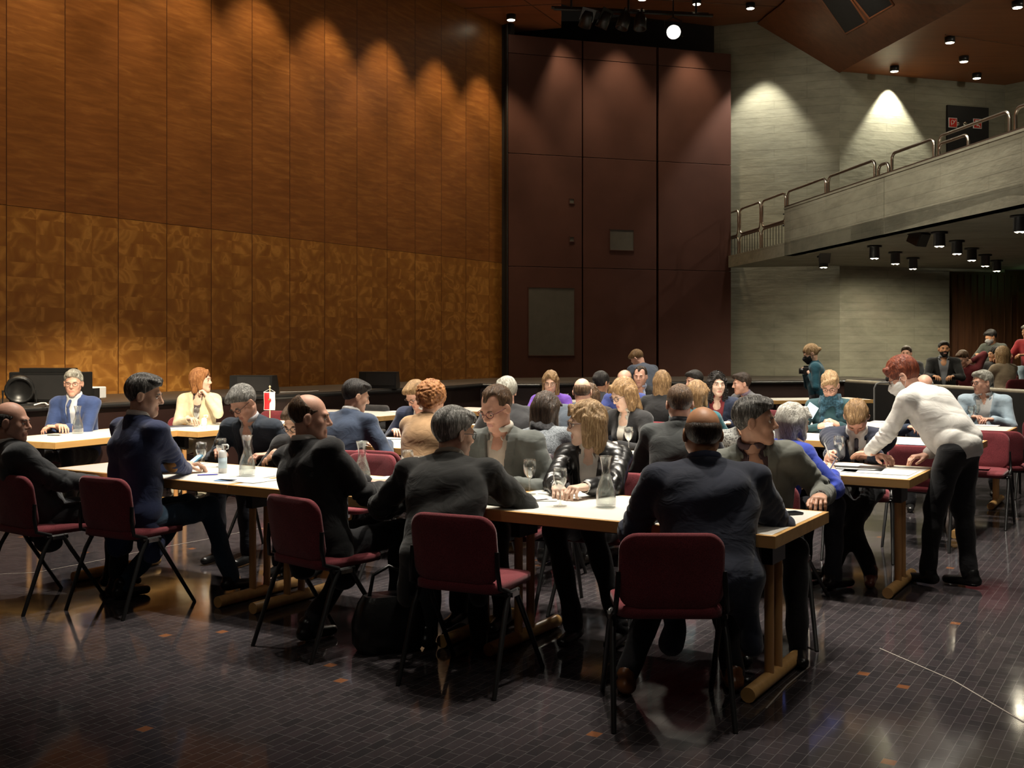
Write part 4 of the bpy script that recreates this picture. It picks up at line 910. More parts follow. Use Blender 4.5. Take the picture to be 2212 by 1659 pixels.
def hair_field(h, P, style):
    f = Field((-.16, -.19, -.36), (.16, .16, .18), h); w = .94 if P.get('fem') else 1.0; th = P.get('hth', 1.0)
    def cap(t, tt=None): tt = tt or t; f.ell((0, -.016, .038), (.0735 * w + t, .094 + t, .083 + tt), .01)
    face = lambda zt=.0, yy=.115, rz_=.105: (f.ell((0, yy, -.055 + zt), (.080, .085, rz_), .028, 's'), f.disp(lambda x, y, z: .004 * np.sin(170 * x + 40 * z) * (np.abs(y - .05) < .045) * (z < .09)))
    def below(zc, sl=.9):   # cut under a slanted plane: lower at the nape, higher at the temples
        f.disp(lambda x, y, z: np.where(-(z - zc - sl * np.clip(y, -.1, .08)) > f.v, -(z - zc - sl * np.clip(y, -.1, .08)) - f.v, 0) + 0 * x)
    if style in ('short', 'cropped', 'receding', 'horseshoe', 'thin'):
        t = {'short': .012, 'cropped': .007, 'receding': .009, 'horseshoe': .0055, 'thin': .005}[style] * th
        if style == 'horseshoe': f.ell((0, -.018, .028), (.0735 * w + .0065, .1005, .050), .01); f.ell((0, -.026, .002), (.0735 * w + .004, .088, .056), .02)
        else: cap(t, t * 1.3)
        if style == 'short' : f.ell((0, .045, .098), (.055, .05, .026), .02); f.ell((.02, .07, .085), (.04, .028, .02), .015)
        f.disp(jag(150, (.0028 if h < .008 else .0015) * (.3 if style in ('horseshoe', 'thin', 'cropped') else 1))); face()
        below(.004, .78)
        if style == 'horseshoe': (f.disp(lambda x, y, z: np.maximum(f.v, (y - .035 - .5 * (.03 - np.clip(z, -.05, .05))) * .4) - f.v + 0 * x))
        if style == 'thin': f.disp(lambda x, y, z: np.maximum(f.v, np.minimum((z - .062 - .9 * np.clip(-y, -.02, .1)) * .25, .02)) - f.v + 0 * x)
        if style == 'receding': f.ell((.046, .075, .066), (.030, .055, .045), .02, 's'); f.ell((-.046, .075, .066), (.030, .055, .045), .02, 's')
        for s_ in (-1, 1): f.ell((s_ * .085, .0, -.012), (.02, .026, .034), .004, 's')
    elif style == 'curly':
        cap(.030, .036); f.ell((0, -.05, -.01), (.085, .06, .07), .02)
        f.disp(lambda x, y, z: .010 * np.sin(95 * x + 3 * np.sin(60 * z)) * np.sin(95 * y + 2 * np.sin(70 * x)) * np.sin(95 * z)); face(); below(-.05, .6)
    elif style in ('bob', 'long', 'wavy', 'wob'):
        cap(.015 * th, .018 * th); L = {'bob': -.15, 'wob': -.10, 'long': -.30, 'wavy': -.2}[style]; wd = {'bob': .034, 'wob': .03, 'long': .026, 'wavy': .040}[style]
        for s_ in (-1, 1):
            f.cone((s_ * .064, .006, .03), (s_ * .074, .018, L * .75), .030, wd * .8, .03); f.cone((s_ * .05, -.05, .0), (s_ * .055, -.05, L), .045, wd, .03)
        f.cone((0, -.06, .0), (0, -.075, L), .055, wd * 1.1, .04)
        am = .0065 if style == 'wavy' else .0018
        f.disp(lambda x, y, z: am * (np.sin(130 * x + 60 * y + (14 * np.sin(26 * z) if style == 'wavy' else 2 * np.sin(9 * z))) + .5 * np.sin(210 * x - 90 * y + 3 * np.sin(14 * z))))
        face(.0, .112, .12); f.ell((0, .10, -.17), (.058, .10, .13), .02, 's')
        f.cone((0, -.0, -.09), (0, .02, -.30), .047, .05, .01, 's') if False else None
        f.cone((P.get('part', .02), .075, .098), (P.get('part', .02) + .045, .083, .05), .014, .010, .015); f.cone((P.get('part', .02), .075, .098), (P.get('part', .02) - .06, .075, .04), .014, .008, .015)
    elif style in ('updo', 'pony', 'pixie'):
        cap(.013, .022 if style == 'pixie' else .016); f.disp(jag(140, .003)); face(); below(-.05 if style != 'pixie' else -.04, .8)
        if style == 'updo': f.ell((0, -.11, .03), (.035, .035, .035), .02)
        if style == 'pony': f.ell((0, -.12, .01), (.028, .035, .03), .02)
        if style == 'pixie': f.cone((-.05, .07, .09), (.055, .085, .055), .02, .014, .02)
        for s_ in (-1, 1): f.ell((s_ * .085, .0, -.014), (.02, .02, .028), .004, 's')
    f.ell((0, -.014, .034), (.0735 * w - .012, .082, .070), .004, 's'); return f
def hand_geo(h, side, curl=.5, spread=.06, point=False):
    """wrist at the origin, fingers towards +y, back of the hand up; side -1 = left hand"""
    f = Field((-.07, -.06, -.085), (.07, .20, .05), h)
    f.cone((0, -.055, 0), (0, .0, 0), .026, .027, .01, 'u', (1.1, 1, .8))
    f.cone((-.016, .02, 0), (-.022, .078, .002), .020, .017, .015, 'u', (1, 1, .75)); f.cone((.016, .02, 0), (.022, .078, .0), .020, .015, .015, 'u', (1, 1, .75)); f.cone((0, .015, 0), (0, .082, .003), .02, .017, .015, 'u', (1, 1, .75))
    L = [(.040, .024, .019), (.045, .028, .021), (.041, .026, .020), (.032, .019, .017)]
    for i, x in enumerate((-.030, -.0105, .0095, .029)):
        c = curl * (1 + .12 * (i - 1.5)); c = c * .25 if (point and i == 0) else c
        p = Vector((x, .085 - .004 * abs(i - 1), .002)); a = R(18) + c * R(35); yaw = spread * (i - 1.5) * 1.3
        for j, l in enumerate(L[i]):
            d = Vector((math.sin(yaw) * math.cos(a), math.cos(a) * math.cos(yaw), -math.sin(a))); q = p + d * l
            f.cone(p, q, (.0092, .0083, .0075)[j], (.0086, .0077, .0066)[j], .004); p = q; a += c * R(62)
    p = Vector((-.026, .018, -.006)); d1 = Vector((-.55, .72, -.3)).normalized(); q = p + d1 * .038; d2 = Vector((-.18, .9, -.42)).normalized(); r_ = q + d2 * .028; e = r_ + (d2 + Vector((.35, .2, -.1))).normalized() * .022
    f.cone(p, q, .0155, .0115, .012); f.cone(q, r_, .0108, .0098, .004); f.cone(r_, e, .0095, .0078, .004)
    P, Q = f.mesh()
    if side < 0: P = P * np.array([-1, 1, 1]); Q = Q[:, ::-1]
    return P, Q
HC_CACHE = {}
def ik(a, b, l1, l2, hint):
    a, b, hint = Vector(a), Vector(b), Vector(hint); d = b - a; L = d.length
    if L > l1 + l2 - .01: d = d * ((l1 + l2 - .01) / L); b = a + d; L = d.length
    n = d / L; x = (l1 * l1 - l2 * l2 + L * L) / (2 * L); hgt = math.sqrt(max(l1 * l1 - x * x, 1e-5))
    o = (hint - n * hint.dot(n)).normalized(); return a + n * x + o * hgt, b
NP = 0
STOP = set('in and the a on at with of to behind under over by its red his long pale seen from blue white black dark one for half bright grey mostly very between before holding in'.split())
def frame(yv, zv):
    y = Vector(yv).normalized(); z = Vector(zv); z = (z - y * z.dot(y)).normalized(); x = y.cross(z); return Matrix((x, y, z)).transposed().to_4x4()
def person(label, x, y, top, rz, hr=None, pitch=0, roll=0, skin=FAIR, hair='short', hc='brown', coat=('suit_navy', (.02, .025, .05)), shirt=None, tie=None, trousers=(.015, .015, .018),
           fem=False, lean=None, side=0, fat=1.0, hands=None, elbows=None, h=.010, hm=None, glasses=None, mask=None, feet=None, open_=None, collar=True, shoe=(.01, .01, .01), curl=.5,
           stand=None, face=1.0, scarf=None, patch=None, z0=0, beard=None, chair_=True, chlabel=None, ch_rz=None, ch_off=(0, -.02), group=None, hth=1.0, coatmat=None, knees=None, leather=False, sleeves=True, hoff=(0, 0, 0), part=.02, skirtlen=.0, hem=None):
    """x, y, top: where the crown of the head is; rz: heading of the body; hr: heading of the face"""
    global NP; NP += 1
    near = h <= .009; hm = hm or (.005 if h <= .008 else (.0065 if h <= .012 else .009)); hr = rz if hr is None else hr; P = dict(fem=fem, face=face, hth=hth, part=part)
    sc = .94 if fem else 1.0; Lspine = .50 * sc; hipz = .53 if not stand else stand
    if lean is None:
        c = (top - z0 - .255 - hipz) / Lspine
        if c > 1: Lspine = min(Lspine * c, .57); c = 1
        lean = math.degrees(math.acos(max(min(c, 1), .3)))
        if lean < 6: lean = 6
    else:
        Lspine = max(.38, min(.60, (top - z0 - .255 - hipz) / math.cos(R(lean)) / max(.6, math.cos(R(side)))))
    H = Vector((0, 0, hipz)); u = Vector((math.sin(R(side)), math.sin(R(lean)) * math.cos(R(side)), math.cos(R(lean)) * math.cos(R(side))))
    Nk = H + u * Lspine; hrel = R(hr - rz)
    fwd = Vector((-math.sin(hrel), math.cos(hrel), 0)); hp = Nk + u * .05 + Vector((0, 0, .085)) + fwd * (.022 + .03 * max(0, -pitch) / 60) + Vector(hoff)
    if pitch < -30: hp.z -= .02 * (-pitch - 30) / 30
    Hm = Matrix.Translation(hp) @ Euler((0, 0, hrel)).to_matrix().to_4x4() @ Euler((R(pitch), R(roll), 0)).to_matrix().to_4x4()
    Hi = Hm.inverted()
    # root placed so that the head ends up over (x, y) and the crown at height top
    rzr = R(rz); hx, hy = hp.x * math.cos(rzr) - hp.y * math.sin(rzr), hp.x * math.sin(rzr) + hp.y * math.cos(rzr)
    dz = 0
    root = empty('person', (x - hx, y - hy, z0), rzr, label, 'person', group)
    Wm = (Matrix.Translation((x - hx, y - hy, z0)) @ Matrix.Rotation(rzr, 4, 'Z')).inverted()
    loc = lambda w_: Wm @ Vector(w_)
    sk = skin_mat(skin)
    # --- skeleton
    f_side = u.cross(Vector((0, 1, 0))).normalized(); xr = Vector((math.cos(R(side)), 0, -math.sin(R(side)))); fw = u.cross(xr) * -1; fw = xr.cross(u) * -1 if fw.y < 0 else fw
    if fw.y < 0: fw = -fw
    sw = .180 * sc * (1 + .5 * (fat - 1)); SH = {s_: H + u * (Lspine * .87) + xr * (s_ * sw) for s_ in (-1, 1)}
    if knees is None: knees = {s_: Vector((s_ * .11, .43, .535)) for s_ in (-1, 1)}
    else: knees = {-1: loc(knees[0]), 1: loc(knees[1])}
    if stand: knees = {s_: Vector((s_ * .10, .03, hipz * .52)) for s_ in (-1, 1)}
    if feet is None: ank = {s_: Vector((s_ * .13, .40 if not stand else -.0, .09)) for s_ in (-1, 1)}
    else: ank = {-1: loc((*feet[0], z0 + .09)), 1: loc((*feet[1], z0 + .09))}
    HP = {s_: H + Vector((s_ * .09, .02, -.03)) for s_ in (-1, 1)}
    if stand:
        for s_ in (-1, 1): knees[s_] = HP[s_].lerp(ank[s_], .5) + Vector((0, .03, 0))
    hd = hands if hands is not None else ((-.13, .40, .775), (.13, .42, .775)); el, wr, ft = {}, {}, {}
    for i, s_ in enumerate((-1, 1)):
        tgt = hd[i]; typ = 'rest'
        if tgt is not None and len(tgt) > 3: typ = tgt[3]
        if tgt is None: tgt = (s_ * .16, .22, .62); typ = 'lap'
        T = Vector(tgt[:3]) if not (tgt is hd[i] and len(hd[i]) > 4) else loc(tgt[:3])
        hint = Vector((s_ * .7, -.35, -.75)) if elbows is None or elbows[i] is None else Vector(elbows[i])
        el[s_], wr[s_] = ik(SH[s_], T, .285 * sc, .255 * sc, hint); ft[s_] = typ
    # --- clothing, torso
    cm = coatmat or (plain(coat[0], coat[1], .32, spec=.6, bmp=.6, bscale=14) if leather else fabric(*coat)); hh = h if near else max(h, .014)
    arm = .056 * (1 + .45 * (fat - 1)) * (.86 if fem else 1)
    pts = [H, Nk, *SH.values(), *el.values(), *wr.values()]; lo = [min(p[i] for p in pts) - .22 for i in range(3)]; hi = [max(p[i] for p in pts) + .14 for i in range(3)]
    lo[2] = min(lo[2], H.z - .19 - skirtlen)
    Mt = np.array(Matrix((xr, fw, u)).transposed())
    pads = not fem and not coat[0].startswith('sweater')
    def torso(f, g):
        q = lambda t, b=0: tuple(H + u * (Lspine * t) + fw * b)
        if stand and lean > 30: f.ell(q(.06, .01), (.145 * fat * sc + g, .092 * fat + g, .10 + g), .05, M=Mt); f.cone(q(.5, .05), tuple(H + Vector((0, .11, .0))), .085, .07, .06); f.cone(q(.02, -.01), q(.66, -.03), .125, .125, .05); f.cone(q(.3, .0), tuple(H + Vector((0, .02, -.04))), .12, .115, .06)
        else: f.ell(q(.02, -.02), (.172 * fat * sc + g, .130 * fat + g, .13 + g), .05, M=Mt)
        f.ell(q(.32, .008), (.152 * fat * sc + g, .118 * fat ** 1.4 + g, .15 + g), .05, M=Mt)
        f.ell(q(.66, -.012), (.172 * fat * sc + g, .112 * fat + g, .16 + g), .05, M=Mt)
        if fem: f.ell(q(.62, .07), (.115, .062 + g, .07), .04, M=Mt)
        f.cone(SH[-1] + xr * .03, SH[1] - xr * .03, .055 + g, .055 + g, .05)
        if g > 0 and pads:
            for s_ in (-1, 1): f.ell(tuple(SH[s_] + u * .022 + xr * s_ * .004), (.062, .070, .036), .02, M=Mt)
            f.cone(H + u * (Lspine * .12) - xr * .07 - fw * .03, H + u * (Lspine * .72) - xr * .09 - fw * .03, .085 * fat + g, .085 * fat + g, .03); f.cone(H + u * (Lspine * .12) + xr * .07 - fw * .03, H + u * (Lspine * .72) + xr * .09 - fw * .03, .085 * fat + g, .085 * fat + g, .03)
        for s_ in (-1, 1): f.cone(H + u * (Lspine * .98) - fw * .015, SH[s_] - xr * s_ * .02 - u * .005, .045 + g, .052 + g, .03)
    f = Field(lo, hi, hh); torso(f, .010)
    for s_ in (-1, 1):
        if sleeves:
            f.cone(SH[s_], el[s_], arm * 1.12 + .004, arm * .92 + .003, .035); we = wr[s_] + (el[s_] - wr[s_]).normalized() * .035
            f.cone(el[s_], we, arm * .92 + .003, arm * .66 + .006, .02)
        else: f.cone(SH[s_], SH[s_].lerp(el[s_], .5), arm * 1.12, arm * 1.05, .035)
    if skirtlen:   # coat skirt hanging beside the seat
        for s_ in (-1, 1): f.cone(H + Vector((s_ * .13, -.02, .02)), H + Vector((s_ * .17, .0, -.12 - skirtlen)), .05, .045, .05, 'u', (1, 1.6, 1))
    rnd = random.Random(NP); ph = [rnd.uniform(0, 6) for _ in range(10)]; am = (.0085 if near else .0055) * (1.15 if leather else 1)
    rid = lambda t: 1 - 2 * np.abs(np.sin(t)) ** .7
    def wr_(x, y, z):
        cx = (x - H.x) * xr.x + (y - H.y) * xr.y + (z - H.z) * xr.z; cu = (x - H.x) * u.x + (y - H.y) * u.y + (z - H.z) * u.z; cf = (x - H.x) * fw.x + (y - H.y) * fw.y + (z - H.z) * fw.z
        a = rid(15 * cu + 1.6 * np.sin(9 * cx + ph[0]) + 3.5 * cx * np.sin(ph[6]) + ph[1]) * (.45 + .55 * np.sin(6 * cx + 4 * cu + ph[7])); b = rid(11 * cu - 13 * np.abs(cx) + 2 * np.sin(8 * cf + ph[2]) + ph[3]) * (.5 + .5 * np.sin(9 * cx + ph[8]))
        c_ = np.sin(17 * cx - 21 * cu + 6 * cf + 2 * np.sin(13 * cu + ph[4]) + ph[5]); lowf = np.clip(1.05 - cu / .45, .2, 1.1)
        seam = .004 * np.exp(-(cx / .004) ** 2) * (cf < -.02) * (.5 if near else 0) * (1 if pads else 0)
        return am * (.95 * a * lowf + .6 * b + .45 * c_) + seam
    f.disp(wr_)
    if sleeves and near:
        for s_ in (-1, 1):
            for (a_, b_, r0) in ((SH[s_], el[s_], arm * 1.15), (el[s_], wr[s_], arm)):
                ba = np.array(b_ - a_); L_ = float(np.linalg.norm(ba)); fl = 1 if a_ is el[s_] else 0
                def ring(x, y, z, a_=a_, ba=ba, L_=L_, r0=r0, fl=fl, s_=s_):
                    t = ((x - a_.x) * ba[0] + (y - a_.y) * ba[1] + (z - a_.z) * ba[2]) / (L_ * L_); tc = np.clip(t, 0, 1)
                    dd_ = np.sqrt((x - a_.x - tc * ba[0]) ** 2 + (y - a_.y - tc * ba[1]) ** 2 + (z - a_.z - tc * ba[2]) ** 2)
                    e_ = (1 - tc) if not fl else tc; m_ = np.clip(1.4 - dd_ / (r0 + .03), 0, 1) * (t > 0) * (t < 1) * (.35 + np.exp(-(e_ / .35) ** 2))
                    return am * .8 * m_ * rid(40 * t * L_ + 2.2 * np.sin(22 * x + ph[3]) + 2.2 * np.sin(20 * z + ph[5]) + 9 * (y + s_ * x))
                f.op(ring, np.minimum(np.array(a_), np.array(b_)) - r0, np.maximum(np.array(a_), np.array(b_)) + r0, .03, 'd')
    if hem is not None:
        f.disp(lambda x, y, z: np.maximum(f.v, -((x - H.x) * u.x + (y - H.y) * u.y + (z - H.z) * u.z) - hem + .03 * np.abs(x - H.x)) - f.v)
    armn = [(SH[s_], el[s_]) for s_ in (-1, 1)]
    op_ = open_
    if op_:   # front opening with raised lapels, in spine coordinates
        c0, wtop, lap = op_
        def opening(x, y, z):
            px, py, pz = x - H.x, y - H.y, z - H.z
            cx = px * xr.x + py * xr.y + pz * xr.z; cf = px * fw.x + py * fw.y + pz * fw.z; cu = (px * u.x + py * u.y + pz * u.z) / Lspine
            w_ = wtop * np.clip((cu - c0) / (1.02 - c0), -.2, 1.3)
            wedge = np.maximum(np.abs(cx) - w_, -(cf - .0)); L_ = np.zeros_like(wedge)
            if lap:
                inl = (np.abs(cx) > w_) & (np.abs(cx) < w_ + .045 * np.clip((cu - c0) / .5, 0, 1) + .004) & (cf > .02) & (cu > c0) & (cu < 1.0); L_ = np.where(inl, -.006, 0)
            v1 = f.v + L_; return np.maximum(v1, -wedge) - f.v
        f.disp(opening)
    nb = Vector((0, 0, 1)) * .4 + u; neckR = .062 * (1 + .35 * (fat - 1)) * (.86 if fem else 1)
    if collar == 'jacket' or collar is True: f.torus(Nk - u * .016 - fw * .004, (nb + fw * .35), neckR + .013, .013, .012); 
    if collar == 'turtle': f.torus(Nk + u * .02, nb, neckR, .016, .01)
    if op_:
        def nk_(x, y, z):
            px, py, pz = x - Nk.x, y - Nk.y, z - Nk.z; cx = px * xr.x + py * xr.y + pz * xr.z; cf = px * fw.x + py * fw.y + pz * fw.z; cu = px * u.x + py * u.y + pz * u.z
            wedge = np.maximum(np.maximum(np.abs(cx) - .05, -(cf - .012)), -(cu + .06)); return np.maximum(f.v, -wedge) - f.v
        f.disp(nk_)
    f.cone(Nk - u * .06, Nk + u * .12, neckR - .006, neckR - .004, .004, 's')
    g = Geo(); g.add(*f.mesh()); tops = {'suit': 'suit_jacket'}.get(coat[0].split('_')[0], 'jacket' if ('jacket' in coat[0] or 'blazer' in coat[0]) else ('sweater' if 'sweater' in coat[0] or 'top' in coat[0] else ('blouse' if 'blouse' in coat[0] else 'jacket')))
    g.build(tops, [cm], root)
    if patch:
        e_ = el[patch]; f = Field(e_ - Vector((.12,) * 3), e_ + Vector((.12,) * 3), .006)
        f.cone(SH[patch].lerp(el[patch], .72), el[patch], arm * .98 + .010, arm * .92 + .011, .01); f.cone(el[patch], el[patch].lerp(wr[patch], .3), arm * .92 + .011, arm * .86 + .011, .01)
        bd = (el[patch] * 2 - SH[patch] - wr[patch]).normalized(); c_ = el[patch] + Vector((patch * .3, -.75, -.3)).normalized() * .05
        f.disp(lambda x, y, z: np.maximum(f.v, np.sqrt((x - c_.x) ** 2 + (y - c_.y) ** 2 + (z - c_.z) ** 2) - .046) - f.v)
        g = Geo(); g.add(*f.mesh()); g.build('elbow_patch', [fabric('tan_suede', (.22, .11, .035))], root)
    # --- shirt with collar
    if shirt is not None:
        f = Field([min(H.x, Nk.x) - .22, min(H.y, Nk.y) - .2, H.z], [max(H.x, Nk.x) + .22, max(H.y, Nk.y) + .22, Nk.z + .08], max(.007, hm) if near else .012); torso(f, -.004)
        f.disp(lambda x, y, z: .002 * np.sin(40 * z + 12 * x + ph[1]) + 0 * y)
        f.torus(Nk + u * .027 - fw * .004, nb + fw * .2, neckR - .001, .012, .010)
        if tie is not None: f.cone(tuple(H + u * (Lspine * .78) + fw * .045), tuple(Nk + fw * .028 - u * .01), .062, .046, .03)
        if op_:
            for s_ in (-1, 1): f.cone(Nk + fw * .058 + xr * s_ * .012, Nk + fw * .070 + xr * s_ * .036 - u * .035, .009, .005, .01)
            c_ = Nk + fw * .07 - u * .01
            if tie is None: f.ell(tuple(c_), (.022, .05, .045), .01, 's', M=Mt)
        f.cone(Nk - u * .03, Nk + u * .12, neckR - .010, neckR - .008, .004, 's')
        g = Geo(); g.add(*f.mesh()); g.build('shirt', [fabric('shirt_%.2f_%.2f' % (shirt[0], shirt[2]), shirt, .8, bmp=.1)], root)
        if sleeves and near:
            for s_ in (-1, 1):
                dv = (wr[s_] - el[s_]).normalized(); f = Field(wr[s_] - Vector((.07,) * 3), wr[s_] + Vector((.07,) * 3), .005); f.cone(wr[s_] - dv * .05, wr[s_] - dv * .012, .036, .033, .004); f.cone(wr[s_] - dv * .08, wr[s_] + dv * .03, .027, .027, .002, 's'); g = Geo(); g.add(*f.mesh()); g.build('cuff', [MATS['shirt_%.2f_%.2f' % (shirt[0], shirt[2])]], root)
    if tie is not None:
        f = Field([Nk.x - .12, Nk.y - .12, H.z + .0], [Nk.x + .14, Nk.y + .26, Nk.z + .06], .007)
        def fr(t): return H + u * (Lspine * t) + fw * (.012 + .118 * (fat if t < .5 else 1) - .02 * max(0, t - .5) * 2 + .018)
        f.cone(fr(.2), fr(.9), .028, .015, .004, 'u', (1, .35, 1)); f.cone(fr(.9), Nk + fw * .078 - u * .015, .014, .015, .006)
        g = Geo(); g.add(*f.mesh()); g.build('tie', [fabric('tie_%.2f' % tie[2], tie, .6)], root)
    if scarf is not None:
        f = Field([Nk.x - .2, Nk.y - .18, Nk.z - .42], [Nk.x + .2, Nk.y + .22, Nk.z + .1], .009)
        f.torus(Nk + u * .0, nb, neckR + .022, .03, .02)
        for s_ in (-1, 1): f.cone(Nk + fw * .06 + xr * s_ * .07 - u * .03, Nk + fw * .12 + xr * s_ * .06 - u * .34, .035, .04, .03)
        f.disp(lambda x, y, z: .006 * np.sin(70 * z + 30 * x) + .005 * np.sin(90 * x + 20 * y)); f.cone(Nk - u * .05, Nk + u * .12, neckR - .006, neckR - .006, .004, 's')
        g = Geo(); g.add(*f.mesh()); g.build('scarf', [fabric('scarf_%.2f' % scarf[2], scarf, .9, 60, tuple(c * 2 for c in scarf))], root)
    # --- trousers and shoes
    f = Field([min(min(k_.x for k_ in ank.values()), -.2) - .12, min(-.2, min(a_.y for a_ in ank.values()) - .1), .03], [max(max(k_.x for k_ in ank.values()), .2) + .12, max(max(k_.y for k_ in knees.values()), max(a_.y for a_ in ank.values())) + .12, H.z + .14], .014 if near else .022)
    lf = fat ** .6
    f.ell(tuple(H + Vector((0, -.01, -.02))), (.165 * lf, .135 * lf, .11) if not (stand and lean > 30) else (.15, .10, .10), .04)
    for s_ in (-1, 1):
        f.cone(HP[s_], knees[s_], .088 * lf, .064 * lf, .05); f.cone(knees[s_], ank[s_] + Vector((0, 0, -.01)), .062 * lf, .050, .03)
    f.disp(lambda x, y, z: .004 * np.sin(30 * z + 12 * x + 9 * y + ph[0]) + .003 * np.sin(45 * y + 20 * x)); g = Geo(); g.add(*f.mesh()); tm = fabric('trousers_%.3f_%.3f' % (trousers[0], trousers[2]), trousers); g.build('trousers', [tm], root)
    sm_ = plain('shoe_%.2f' % shoe[0], shoe, .3)
    for s_ in (-1, 1):
        a_ = ank[s_]; fd = (Vector((0, 1, 0)) if not stand or True else 0); f = Field(a_ - Vector((.08, .12, .11)), a_ + Vector((.08, .24, .06)), .009)
        f.cone(a_ + Vector((0, -.035, -.045)), a_ + Vector((0, .15, -.058)), .040, .032, .02, 'u', (1, 1, .85)); f.cone(a_ + Vector((0, -.01, -.03)), a_ + Vector((0, -.01, .0)), .042, .046, .02); zc = a_.z - .088
        f.disp(lambda x, y, z: np.maximum(f.v, -(z - zc)) - f.v); g = Geo(); g.add(*f.mesh()); g.build('shoe', [sm_], root)
    # --- body: head, neck, hands and the covered core in one mesh
    nl = Hi @ (Nk - u * .03); b = Geo(); f = head_field(hm, P, nl)
    mats = [sk, M_EYE, M_IRIS, M_LIP, hair_mat(*HC[hc])]
    def mf(c, mi):
        lip = (np.abs(c[:, 0]) < .022) & (c[:, 2] < -.0595) & (c[:, 2] > -.0775) & (c[:, 1] > .0835); mi[lip] = 3
        if beard:
            bd_ = (c[:, 2] < -.045) & (c[:, 2] > -.13) & (c[:, 1] > .0) & ~lip & (np.abs(c[:, 0]) < .09) & (c[:, 2] < -.045 + .02 * (np.abs(c[:, 0]) > .03)); mi[bd_] = 4
        return mi
    Pm, Qm = f.mesh(); b.add(Pm, Qm, 0, Hm, mf)
    for s_ in (-1, 1):
        b.add(*sphere_q((s_ * .031, .0765, .002), .0125, 8 if near else 5), 1, Hm); b.add(*sphere_q((s_ * .031, .0845, .0005 - (.004 if pitch < -20 else 0)), .0062, 5), 2, Hm)
        # upper lid and brow
        pp = MB(); pp.tube([(s_ * .017, .092, .017), (s_ * .031, .0945, .0215), (s_ * .046, .085, .018)], [.0032, .0042, .002], 6, caps=False); b.add(np.array(pp.v), np.array(pp.f), 4, Hm)
        pp = MB(); pp.tube([(s_ * .019, .0865, .003), (s_ * .031, .0908, .0078), (s_ * .043, .083, .003)], .0044, 6, caps=False); b.add(np.array(pp.v), np.array(pp.f), 0, Hm)
    for s_ in (-1, 1):
        key = (round(hm, 4), s_, ft[s_], curl)
        if key not in HC_CACHE: HC_CACHE[key] = hand_geo(min(hm, .005) if near else .0075, s_, {'rest': curl, 'grip': 1.0, 'flat': .1, 'pen': .85, 'point': .9, 'lap': .5}[ft[s_]], point=ft[s_] == 'point')
        dv = (wr[s_] - el[s_]).normalized(); yv = Vector((dv.x, dv.y, dv.z * (.15 if ft[s_] in ('rest', 'flat', 'lap') else .8)))
        up = {'rest': (0, 0, 1), 'flat': (0, 0, 1), 'lap': (0, 0, 1)}.get(ft[s_], (s_ * .9, 0, .45)); M = Matrix.Translation(wr[s_]) @ frame(yv, up); b.add(*HC_CACHE[key], 0, M)
    f = Field(lo[:2] + [.06], [max(hi[0], .3), max(hi[1], max(k_.y for k_ in knees.values()) + .05), hi[2]], .026)
    f.cone(H + u * .03, H + u * Lspine * .8, .085, .09, .03); f.cone(H + u * Lspine * .75, Nk + u * .02, .07, .042, .03)
    for s_ in (-1, 1):
        f.cone(H + u * Lspine * .8, SH[s_] - xr * s_ * .02, .035, .033, .02); f.cone(SH[s_], el[s_], .036, .030, .02); f.cone(el[s_], wr[s_], .030, .024, .01)
        f.cone(H, HP[s_], .07, .06, .03); f.cone(HP[s_], knees[s_], .06, .042, .03); f.cone(knees[s_], ank[s_], .042, .03, .02)
    b.add(*f.mesh()); b.build('body', mats, root)
    if hair != 'bald':
        f = hair_field(hm, P, hair); g = Geo(); g.add(*f.mesh(), 0, Hm); g.build('hair', [hair_mat(*HC[hc])], root)
    if glasses:
        g = MB(); rr = .0225
        for s_ in (-1, 1):
            c_ = [(s_ * .0325 + rr * 1.05 * math.cos(a), .102 - 18 * (max(0, abs(s_ * .0325 + rr * math.cos(a)) - .03)) ** 2, .0 + rr * .80 * math.sin(a)) for a in [k * math.pi / 9 for k in range(18)]]
            g.tube(c_, .0021, 6, closed=True); g.tube([(s_ * .055, .096, .006), (s_ * .075, .085, .008), (s_ * .081, .01, .004), (s_ * .083, -.015, -.006)], .0020, 6)
        g.tube([(-.011, .106, .004), (0, .108, .007), (.011, .106, .004)], .0018, 6)
        g.v = [tuple(Hm @ Vector(p)) for p in g.v]; gm = plain('glasses_frame_%.2f' % glasses[0], glasses, .3); o = g.build('glasses', gm, root)
    if mask is not None:
        f = Field((-.1, .0, -.14), (.1, .16, .04), .005); f.ell((0, .035, -.045), (.068, .078, .078), .01); f.cone((0, .09, -.01), (0, .118, -.03), .012, .018, .03); f.cone((0, .105, -.05), (0, .09, -.1), .02, .02, .03)
        f.disp(lambda x, y, z: np.maximum(np.maximum(f.v, z + .012 - .012 * np.cos(x * 30)), -(y - .028)) - f.v + .0012 * np.sin(z * 260))
        g = Geo(); g.add(*f.mesh(), 0, Hm); o = g.build('face_mask', [fabric('mask_%.2f' % mask[0], mask, .9, bmp=.1)], root)
        g = MB()
        for s_ in (-1, 1): g.tube([(s_ * .062, .04, -.02), (s_ * .078, .0, .01), (s_ * .082, -.02, -.005)], .0015, 5); g.tube([(s_ * .058, .035, -.075), (s_ * .078, .0, -.04), (s_ * .082, -.02, -.005)], .0015, 5)
        g.v = [tuple(Hm @ Vector(p)) for p in g.v]; g.build('mask_strap', M_WPLAST if mask[0] > .2 else M_BLK, o)
